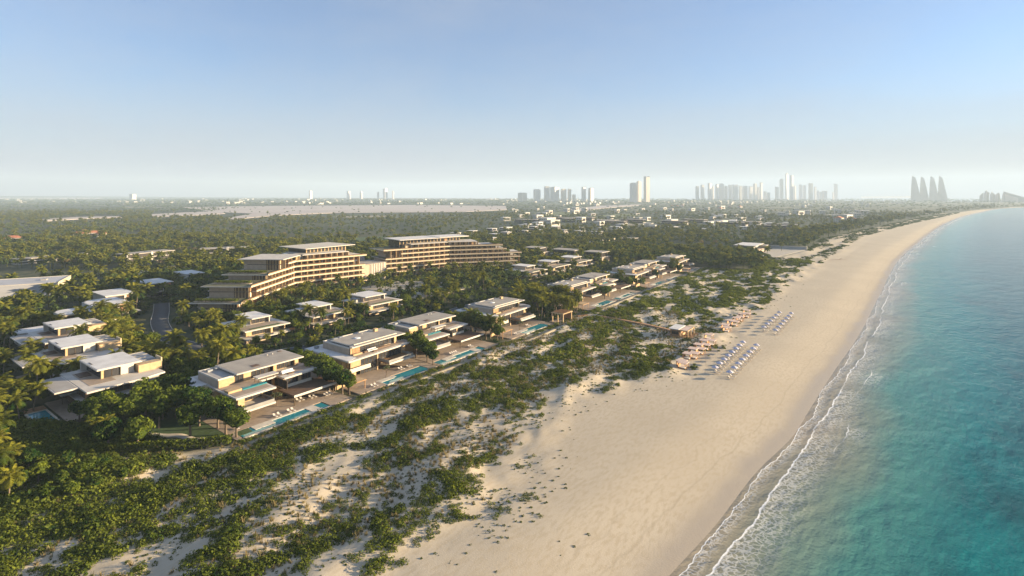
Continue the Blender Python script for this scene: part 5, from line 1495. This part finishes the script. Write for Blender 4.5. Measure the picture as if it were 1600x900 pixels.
DB = []
for k in range(6):
    n = 120; e = rg.normal(size=(n, 3)); e /= np.linalg.norm(e, axis=1)[:, None]; e[:, 2] = np.abs(e[:, 2])
    lob = 1 + .35 * np.sin(e[:, 0] * 4.3 + k * 1.7) * np.cos(e[:, 1] * 5.1 + k)
    DB.append(leaf_quads(e * np.array([1, 1, .78]) * (lob * rg.uniform(.7, 1.06, n))[:, None], .29, rg, np.full(n, .45) + rg.uniform(-.28, .28, n), e + rg.normal(size=(n, 3)) * .55))
DL = []
for k in range(4):
    n = 16; e = rg.normal(size=(n, 3)); e /= np.linalg.norm(e, axis=1)[:, None]; e[:, 2] = np.abs(e[:, 2])
    DL.append(leaf_quads(e * np.array([1, 1, .6]) * rg.uniform(.6, 1.05, n)[:, None], .85, rg, np.full(n, .42) + rg.uniform(-.25, .25, n), e + rg.normal(size=(n, 3)) * .5))
show = bs / np.maximum(np.hypot(bv, bu), 60)
big = np.argsort(-show)[:295]; isbig = np.zeros(len(bv), bool); isbig[big] = True
DBM = []
for (V, Q, T) in DB:
    o = mesh_np('dune_bush', V, Q, M['leafB'], None, np.clip(T, 0, 1)); DBM.append(o.data); bpy.data.objects.remove(o)
for i in big:
    o = bpy.data.objects.new('dune_bush', DBM[int(rg.integers(0, 6))]); COL.objects.link(o)
    o.location = (bv[i], bu[i], bz[i] - .06); s = bs[i]; o.scale = (s * rg.uniform(.9, 1.3), s * rg.uniform(.9, 1.4), s * rg.uniform(.85, 1.2)); o.rotation_euler = (0, 0, rg.uniform(0, 6.28))
    zn = 'below the near hedge' if bu[i] < 72 else 'below the beach villas'
    tag(o, 'low rounded olive green bush on the nearest dunes ' + zn, 'bush', 'larger bushes on the dunes ' + zn)
nb_ = ~isbig; dist = np.hypot(bv, bu); near = nb_ & (dist < 215); farb = nb_ & ~near
for nm, sel, pr in (('dune_scrub', near, DB), ('far_dune_scrub', farb, DL)):
    n = sel.sum(); scatter(nm, pr, np.c_[bv[sel], bu[sel], bz[sel] - .06], bs[sel] * 1.08, rg.uniform(0, 6.28, n), rg.integers(0, len(pr), n), rg.uniform(-.2, .18, n) + (fbm(bu[sel] * .05, bv[sel] * .05, 301, 2) - .5) * .5, M['leafB'])
n = len(sv2); gsel = rg.random(n) < .28
M['dry'] = leaf_mat('dry_dune_grass', (.16, .125, .055), (.30, .245, .12), .25, 0)
gv, gu = jgrid(10, 300, -200, -70, 1.6, 94)
gle, gde = landedge(gu), duneedge(gu); gf = (gv - gle) / np.maximum(gde - gle, 8)
gok = in_frame(gv, gu) & (gf > -.12) & (gf < .95) & (fbm(gu * .07, gv * .16, 191, 3) > .50) & ~((gu > 60) & (gv < -146.8)) & (rg.random(len(gv)) < .8)
gv, gu = gv[gok], gu[gok]; gn = len(gv)
GR = []
for k in range(3):
    m_ = 22; a_ = rg.uniform(0, 6.28, m_); l_ = rg.uniform(.5, 1.1, m_); b0 = rg.normal(size=(m_, 3)) * .18; b0[:, 2] = 0
    tip = b0 + np.c_[np.cos(a_) * .5 * l_, np.sin(a_) * .5 * l_, l_]; sd = np.c_[-np.sin(a_), np.cos(a_), 0 * a_] * .07
    GR.append((np.stack([b0 - sd, b0 + sd, tip + sd * .3, tip - sd * .3], 1).reshape(-1, 3), np.arange(4 * m_).reshape(m_, 4), np.full(4 * m_, .5)))
scatter('dune_grass', GR, np.c_[gv, gu, height(gv, gu) - .03], rg.uniform(.5, 1.1, gn), rg.uniform(0, 6.28, gn), rg.integers(0, 3, gn), rg.uniform(-.4, .4, gn), M['dry'])
scatter('beach_tufts', DL, np.c_[sv2, su2, tz - .03], rg.uniform(.12, .42, n), rg.uniform(0, 6.28, n), rg.integers(0, 4, n), rg.uniform(-.3, .0, n), M['leafB'])
print('counts', nT, nP, len(rest_t), len(rest_p), 'shrub', len(sv), 'dune', len(bv), near.sum(), farb.sum(), 'tuft', n)

# ------------------------------------------------------------------ skyline
def tower(px0, px1, py, Y, label, m, rot=None, crown=None, group='hazy skyline towers'):
    w = (px1 - px0) * Y / CAM_F; h = CAM_H + (304 - py) * Y / CAM_F
    x, y = at((px0 + px1) / 2, Y)
    t = thing('tower', label, 'tower', x, y, 0, math.atan2(-y, -x) + math.radians(R.uniform(26, 52)), group)
    k = w * .74; dp = k * R.uniform(.7, 1.0)
    bx('podium', M['grey'], t, (-k * .62, k * .62, -dp * .62, dp * .62, -1, 9))
    bx('shaft', M[m], t, (-k / 2, k / 2, -dp / 2, dp / 2, 9.01, h * .965))
    c = crown or R.choice(['step', 'plant', 'fin'])
    if c == 'step': bx('crown', M[m], t, (-k * .36, k * .36, -dp * .36, dp * .36, h * .965 + .01, h))
    elif c == 'plant': bx('crown', M['grey'], t, (-k * .42, k * .30, -dp * .3, dp * .4, h * .965 + .01, h))
    else: bx('crown', M['wing'], t, (-k * .5, -k * .42, -dp * .5, dp * .5, h * .965 + .01, h), (k * .42, k * .5, -dp * .5, dp * .5, h * .965 + .01, h))
    return t


S = 5.293
mid = [(365, 442, 270), (492, 556, 242), (580, 632, 217), (634, 706, 222), (720, 768, 238), (776, 810, 238), (814, 845, 285), (890, 930, 222), (946, 994, 230)]
MD = ['low wide block', 'squat grey tower', 'tall narrow grey tower', 'broad grey tower', 'pale tower', 'slim pale tower', 'small low block', 'grey tower of a pair', 'warm lit tower of a pair']
for i, (a, b, c) in enumerate(mid): tower(740 + a / S, 740 + b / S, 250 + c / S, 4800, '%s, %s from the left in the middle cluster of towers' % (MD[i], wn_names[i]), ['facW', 'facG', 'facG', 'facG', 'facW', 'facW', 'facW', 'facG', 'facW'][i])
tower(740 + 1288 / S, 740 + 1352 / S, 250 + 188 / S, 4300, 'broad flat topped tower of the three standing left of the far skyline', 'facG', .45, 'plant')
tower(740 + 1346 / S, 740 + 1386 / S, 250 + 174 / S, 4360, 'cream lit tower joined behind the broad flat topped tower', 'facW', .5, 'step')
tower(740 + 1406 / S, 740 + 1457 / S, 250 + 135 / S, 4300, 'slender cream tower, tallest of the three left of the far skyline', 'facW', .6, 'fin')
sk = [(195, 222, 215), (236, 268, 205), (294, 330, 190), (330, 348, 215), (358, 385, 200), (387, 430, 195), (432, 460, 215), (465, 495, 205), (498, 545, 203), (550, 580, 212), (582, 625, 215), (632, 668, 218), (672, 702, 193), (702, 723, 225), (724, 750, 186), (757, 782, 258), (785, 812, 268),
      (852, 882, 222), (890, 920, 155), (934, 962, 108), (975, 1006, 125), (1010, 1026, 212), (1050, 1074, 203), (1080, 1108, 208), (1130, 1164, 192), (1174, 1194, 222), (1198, 1216, 252), (1218, 1240, 262), (1244, 1280, 255), (1325, 1341, 265), (1341, 1367, 198)]
for i, (a, b, c) in enumerate(sk):
    left = i < 17
    ds = 'tall' if c < 160 else ('low' if c > 240 else 'grey')
    tower(1050 + a / S, 1050 + b / S, 250 + c / S, 6000 + (i % 4) * 120, '%s hazy tower, %s from the left in the %s half of the far skyline' % (ds, wn_names[i if left else i - 17], 'left' if left else 'right'), 'facB' if i % 3 else 'facG')
for i, (a, b, c) in enumerate([(330, 352, 110), (566, 592, 114), (648, 666, 116), (756, 770, 120), (794, 822, 98), (850, 863, 112)]):
    tower(400 + a / 4, 400 + b / 4, 270 + c / 4, 7200, 'faint distant tower on the left horizon, %s from the left' % wn_names[i], 'facB')
tower(203, 212, 303, 6500, 'small faint block alone on the far left horizon', 'facB')

# ------------------------------------------------------------------ wing towers: four curved blades standing together
def wing(px0, px1, py, Y, label):
    """a tall tapering blade: steep curved near edge, sloping outer edge, ribbed shell with real thickness"""
    s = Y / CAM_F; x, y = at(px0, Y); h = CAM_H + (304 - py) * s; w = (px1 - px0) * s * Y / math.hypot(x, y)
    t = thing('wing_tower', label, 'landmark', x, y, 0, math.atan2(y, x) - math.pi / 2, 'four wing shaped towers by the far bay')
    n = 16; dep = w * .34
    A, B = [], []
    for i in range(n + 1):
        f = i / n
        l = w * .13 * f ** 1.6; r = l + w * float(np.interp(f, [0, .25, .5, .75, .88, .95, .985, 1], [1, .86, .68, .50, .39, .30, .21, .09]))
        A.append((l, f * h)); B.append((r, f * h))
    V = []
    for i in range(n + 1):
        d = dep * (1 - .8 * (i / n) ** 1.5)
        for (xx, yy) in ((A[i][0], 0), (A[i][0], d), (B[i][0], d * .62), (B[i][0], d * .38)): V.append((xx, yy - d * .5, A[i][1]))
    F_ = []
    for i in range(n):
        for j in range(4): F_.append((i * 4 + j, i * 4 + (j + 1) % 4, i * 4 + 4 + (j + 1) % 4, i * 4 + 4 + j))
    F_ += [(0, 3, 2, 1), tuple(n * 4 + j for j in range(4))]
    b = MB(); b.raw([(p[0], p[1], p[2] - 2) for p in V], F_); b.build('shell', M['wing'], t)
    b = MB()
    for i in range(2, n - 1):
        d = dep * (1 - .8 * (i / n) ** 1.5)
        b.raw([(B[i][0] + .5, -d * .16, B[i][1] - 2.5), (B[i][0] + .5, d * .16, B[i][1] - 2.5), (B[i + 1][0] + .5, d * .14, B[i + 1][1] - 3.5), (B[i + 1][0] + .5, -d * .14, B[i + 1][1] - 3.5),
               (B[i][0] - 2, -d * .16, B[i][1] - 2.5), (B[i][0] - 2, d * .16, B[i][1] - 2.5), (B[i + 1][0] - 2, d * .14, B[i + 1][1] - 3.5), (B[i + 1][0] - 2, -d * .14, B[i + 1][1] - 3.5)],
              [(0, 1, 2, 3), (7, 6, 5, 4), (0, 4, 5, 1), (1, 5, 6, 2), (2, 6, 7, 3), (3, 7, 4, 0)])
    b.build('edge_blade', M['render'], t)
    return t


for (a, b, c, lb_) in [(650, 740, 132, 'widest and leftmost of the four wing shaped towers'), (724, 806, 138, 'second from the left of the four wing shaped towers'), (803, 890, 134, 'third from the left of the four wing shaped towers'), (874, 960, 133, 'rightmost of the four wing shaped towers')]:
    wing(1300 + a / S, 1300 + b / S, 250 + c / S, 5200, lb_)

# angular museum-like heap of blocks at the right edge
t = thing('angular_building', 'jumble of tilted angular blocks and a sloping roof beyond the bay at the right edge', 'building', *at(1560, 4700), 0, math.atan2(*at(1560, 4700)[::-1]) - math.pi / 2)
q = 4700 / CAM_F
def blk(x0, x1, z0, z1, y0, y1, sl=0.0, sr=0.0):
    b = MB(); X0, X1 = (x0 - 1560) * q * .74, (x1 - 1560) * q * .74; Z = lambda p: CAM_H + (304 - p) * q
    return [(X0, y0, -2), (X1, y0, -2), (X1, y1, -2), (X0, y1, -2), (X0 + sl * q, y0, Z(z0)), (X1 + sr * q, y0, Z(z1)), (X1 + sr * q, y1, Z(z1)), (X0 + sl * q, y1, Z(z0))]
BF = [(3, 2, 1, 0), (4, 5, 6, 7), (0, 1, 5, 4), (1, 2, 6, 5), (2, 3, 7, 6), (3, 0, 4, 7)]
for i, (x0, x1, z0, z1, y0, y1, sl, sr) in enumerate([(1530, 1535, 306, 300.5, -20, 20, 0, 1), (1535.6, 1541, 303, 296.5, -60, -10, 1, 1), (1540, 1544.5, 297.5, 301, 10, 70, -1, 1), (1546, 1550.6, 303, 298.8, -80, -20, 1, 0), (1549, 1553.5, 299.5, 304, 20, 80, 0, 1),
                                                      (1554.5, 1559, 305, 300.5, -40, 20, 0, 1), (1558, 1563.4, 301, 302.5, 30, 90, 1, -1), (1564.6, 1569, 304.5, 298.8, -90, -30, 1, 0)]):
    b = MB(); b.raw(blk(x0, x1, z0, z1, y0, y1, sl, sr), BF); b.build('tilted_block', M['wing' if i % 2 else 'grey'], t)
b = MB(); b.raw(blk(1568, 1604, 299.2, 309.5, -20, 30), BF); b.build('sloping_roof', M['grey'], t)
b = MB(); b.raw(blk(1570, 1590, 303, 309, -60, -24), BF); b.build('lower_hall', M['wing'], t)

# ------------------------------------------------------------------ far houses
def house_proto(w, d, h, roof):
    t = thing('house', 'x', 'house', 0, 0)
    bx('wall', M['housewall'], t, (-w / 2, w / 2, -d / 2, d / 2, -.5, h)); win_sea(t, -w * .35, w * .35, h * .3, h * .75, d / 2, 4)
    if roof == 'flat': bx('roof', M['roofwhite'], t, (-w / 2 - .6, w / 2 + .6, -d / 2 - .6, d / 2 + .6, h + .01, h + .5))
    else:
        b = MB(); W_, D_ = w / 2 + .6, d / 2 + .6
        b.raw([(-D_, -W_, h), (D_, -W_, h), (D_, W_, h), (-D_, W_, h), (0, -W_ * .5, h + 3.2), (0, W_ * .5, h + 3.2)], [(0, 3, 2, 1), (0, 1, 4), (1, 2, 5, 4), (2, 3, 5), (3, 0, 4, 5)]); b.build('roof', M['tile'], t)
    return t


HP = [house_proto(16, 12, 7, 'flat'), house_proto(22, 13, 9.5, 'flat'), house_proto(14, 11, 5, 'flat'), house_proto(18, 13, 6, 'tile')]
hused = [False] * 4
rh = random.Random(91)


def put_house(px, py, k, label, group, s=1.0):
    x, y = gp(px, py); o = HP[k] if not hused[k] else copy_tree(HP[k]); hused[k] = True
    o.location = (x, y, 0); o.rotation_euler = (0, 0, rh.uniform(-.4, .4)); o.scale = (s, s, s)
    tag(o, label, 'house', group); return x, y


FARH = []
for (px, py) in [(125, 371), (148, 369), (160, 371), (20, 378), (1050, 323.5), (1058, 324), (1066, 323), (1125, 328), (1140, 325), (1156, 325)]:
    FARH.append(put_house(px, py, 3, 'orange tiled house among the trees %s' % ('on the far left' if px < 300 else 'of the far town below the skyline'), 'orange roofed houses ' + ('left' if px < 300 else 'far'), 1.0 if py > 350 else 1.3))
for i in range(190):
    px = rh.uniform(780, 1360); f = rh.random() ** 1.25; py = 314 + f * 48
    if px > 1230 and py > 342: continue
    k = rh.choice([0, 0, 1, 2, 2])
    FARH.append(put_house(px, py, k, ['pale two storey house with flat roof among far trees', 'long pale three storey block among far trees', 'small low white house among far trees'][k], 'far town houses, kind %s' % ['two storey', 'long', 'low'][k], rh.uniform(.9, 1.6)))
for (px, py) in [(835, 349), (850, 350), (895, 346), (910, 348), (925, 345), (960, 350), (975, 352), (1005, 349), (1070, 352), (1100, 349), (1165, 355), (1185, 353), (1230, 360), (1245, 358)]:
    x, y = gp(px, py); t = slab_house('long grey terrace of low houses among trees beyond the white villas', y, x, 22, 55, 8.5, rh.uniform(-8, 8), 'grey', 'grey terraces beyond the white villas', 'terrace_block'); FARH.append((x - 25, y + 10))
for (px, py, k) in [(1322, 344, 1), (1335, 341, 1), (1352, 336, 1), (1300, 342, 0), (1310, 346, 3), (1330, 347, 3)]:
    FARH.append(put_house(px, py, k, ('tan house at the back of the far beach beside tall palms' if k == 0 else 'long tan block at the back of the far beach beside tall palms') if k != 3 else 'orange roofed house at the back of the far beach', 'houses behind the far beach %d' % k, 1.5))
FARH = np.array(FARH)

M['pale'] = leaf_mat('pale_dry_leaves', (.14, .11, .05), (.30, .235, .11), .3, .0)
# ------------------------------------------------------------------ woods of the plain, thinning out to the horizon
g4 = np.random.default_rng(404)


def clear_of_houses(v, u, d=16):
    okk = np.ones(len(v), bool)
    for (x, y) in FARH: okk &= (v - x) ** 2 + (u - y) ** 2 > d * d
    return okk


flats = [[(64, 352), (66, 343), (120, 339), (188, 337.5), (192, 345), (125, 349)], [(235, 343), (240, 333), (290, 330), (350, 330), (352, 340)], [(330, 330), (420, 321.6), (640, 320), (792, 321.5), (790, 332), (640, 337), (520, 338), (420, 343), (355, 348)],
         [(890, 329), (935, 321.5), (1005, 319), (1004, 322), (905, 331)], [(545, 380), (545, 372), (640, 367), (652, 373)], [(828, 339), (830, 332), (905, 331), (905, 335)], [(930, 341), (985, 333), (1002, 337)]]


def in_poly(x, y, poly):
    c = np.zeros(len(x), bool); n = len(poly)
    for i in range(n):
        x0, y0 = poly[i]; x1, y1 = poly[(i + 1) % n]
        c ^= ((y0 > y) != (y1 > y)) & (x < (x1 - x0) * (y - y0) / (y1 - y0 + 1e-12) + x0)
    return c


FLATW = [[gp(*p) for p in pp] for pp in flats]


def wood_spots(n, Y0, Y1, pw):
    Y = Y0 * (Y1 / Y0) ** (g4.random(n) ** pw); X = g4.uniform(-1.02, 1.02, n) * 800 / CAM_F * Y
    v, u = SN * X - CS * Y, CS * X + SN * Y
    okk = (v < landedge(u) - 3) & ~blocked(v, u, 2) & ((u > 640) | (v < -520)) & clear_of_houses(v, u)
    for pp in FLATW: okk &= ~in_poly(v, u, pp) | (g4.random(n) < .04)
    cl = fbm(u * .004, v * .004, 501, 4)
    okk &= g4.random(n) < np.where(cl > .47, 1.0, np.where(Y < 800, .6, .30)) * np.where((u > 900) & (v > -1400), .62, 1.0)
    return v[okk], u[okk]


v, u = wood_spots(21000, 480, 2000, .85); n = len(v); pm = g4.random(n) < np.where(fbm(u * .003, v * .003, 77, 3) > .48, .55, .2)
emit('plain_woods', np.c_[v[~pm], u[~pm], g4.uniform(.75, 1.3, (~pm).sum())], FT, 0.0)
emit('plain_palms', np.c_[v[pm], u[pm], g4.uniform(.95, 1.4, pm.sum())], FP, 0.0, 'leafP')
pk = g4.random(n) < .03; emit('plain_pale_trees', np.c_[v[pk], u[pk], g4.uniform(.9, 1.4, pk.sum())], FT, 0.0, 'pale')
FC = []
for k in range(4):
    V, Q, T = crown_data(6.5, 3.2, 9, 7, 3.0, g4); FC.append((V + np.array([0, 0, 4.5]), Q, T))
v, u = wood_spots(16000, 1500, 8000, 1.0); n = len(v)
Yd = camY(v, u)
emit('horizon_woods', np.c_[v, u, g4.uniform(.7, 1.15, n) * np.clip(Yd / 2600, .9, 2.0) * .9], FC, 0.0)
# white specks of a town on the horizon: too many and too small to count
b = MB(); k2 = 0
for i in range(520):
    Y = 3600 * (8000 / 3600) ** g4.random(); px = g4.uniform(0, 1420) if i % 3 else g4.uniform(760, 1420)
    x, y = at(px, Y)
    if x > landedge(y) - 40 or fbm(px * .02, Y * .001, 9, 3) < .47: continue
    w, d, h = g4.uniform(12, 34), g4.uniform(12, 26), g4.uniform(6, 17)
    b.box(y - w / 2, y + w / 2, x - d / 2, x + d / 2, -1, h); k2 += 1
tag(b.build('horizon_town', M['housewall']), kind='stuff')
# trees along the back of the far beach
bt = []
for i in range(420):
    uu = g4.uniform(700, 4200) if i % 2 else g4.uniform(760, 1900); vv = float(landedge(uu)) - g4.uniform(0, 26 + uu * .02); bt.append((vv, uu, g4.uniform(1.0, 1.9)))
bt = np.array(bt); pm = g4.random(len(bt)) < .4
emit('far_beach_trees', bt[~pm], FT, .2); emit('far_beach_palms', bt[pm], FP, .2, 'leafP')
# scrub along the far beach edge
su3 = g4.uniform(560, 2600, 5200); sv3 = landedge(su3) + (duneedge(su3) - landedge(su3)) * g4.uniform(-.1, 1.05, 5200)
okk = (fbm(su3 * .02, sv3 * .08, 611, 3) > .40) & ~blocked(sv3, su3, 1) & (sv3 < shore(su3) - 25)
su3, sv3 = su3[okk], sv3[okk]; n = len(su3)
scatter('far_beach_scrub', DL, np.c_[sv3, su3, height(sv3, su3) - .1], g4.uniform(1.2, 2.6, n), g4.uniform(0, 6.28, n), g4.integers(0, 4, n), g4.uniform(-.2, .2, n), M['leafB'], np.full(n, .6))


# ------------------------------------------------------------------ haze
hb = MB(); hb.prism([(-11500, -700), (9000, -700), (9000, 10500), (-11500, 10500)], -8, 345)
hm = bpy.data.materials.new('haze'); hm.use_nodes = True
hn = hm.node_tree.nodes; hn.remove(hn['Principled BSDF'])
pv = hn.new('ShaderNodeVolumePrincipled')
pv.inputs['Color'].default_value = (.66, .83, 1.0, 1); pv.inputs['Density'].default_value = .00012; pv.inputs['Anisotropy'].default_value = .05
hm.node_tree.links.new(pv.outputs[0], hn['Material Output'].inputs['Volume'])
hz = hb.build('haze', hm); tag(hz, kind='stuff')
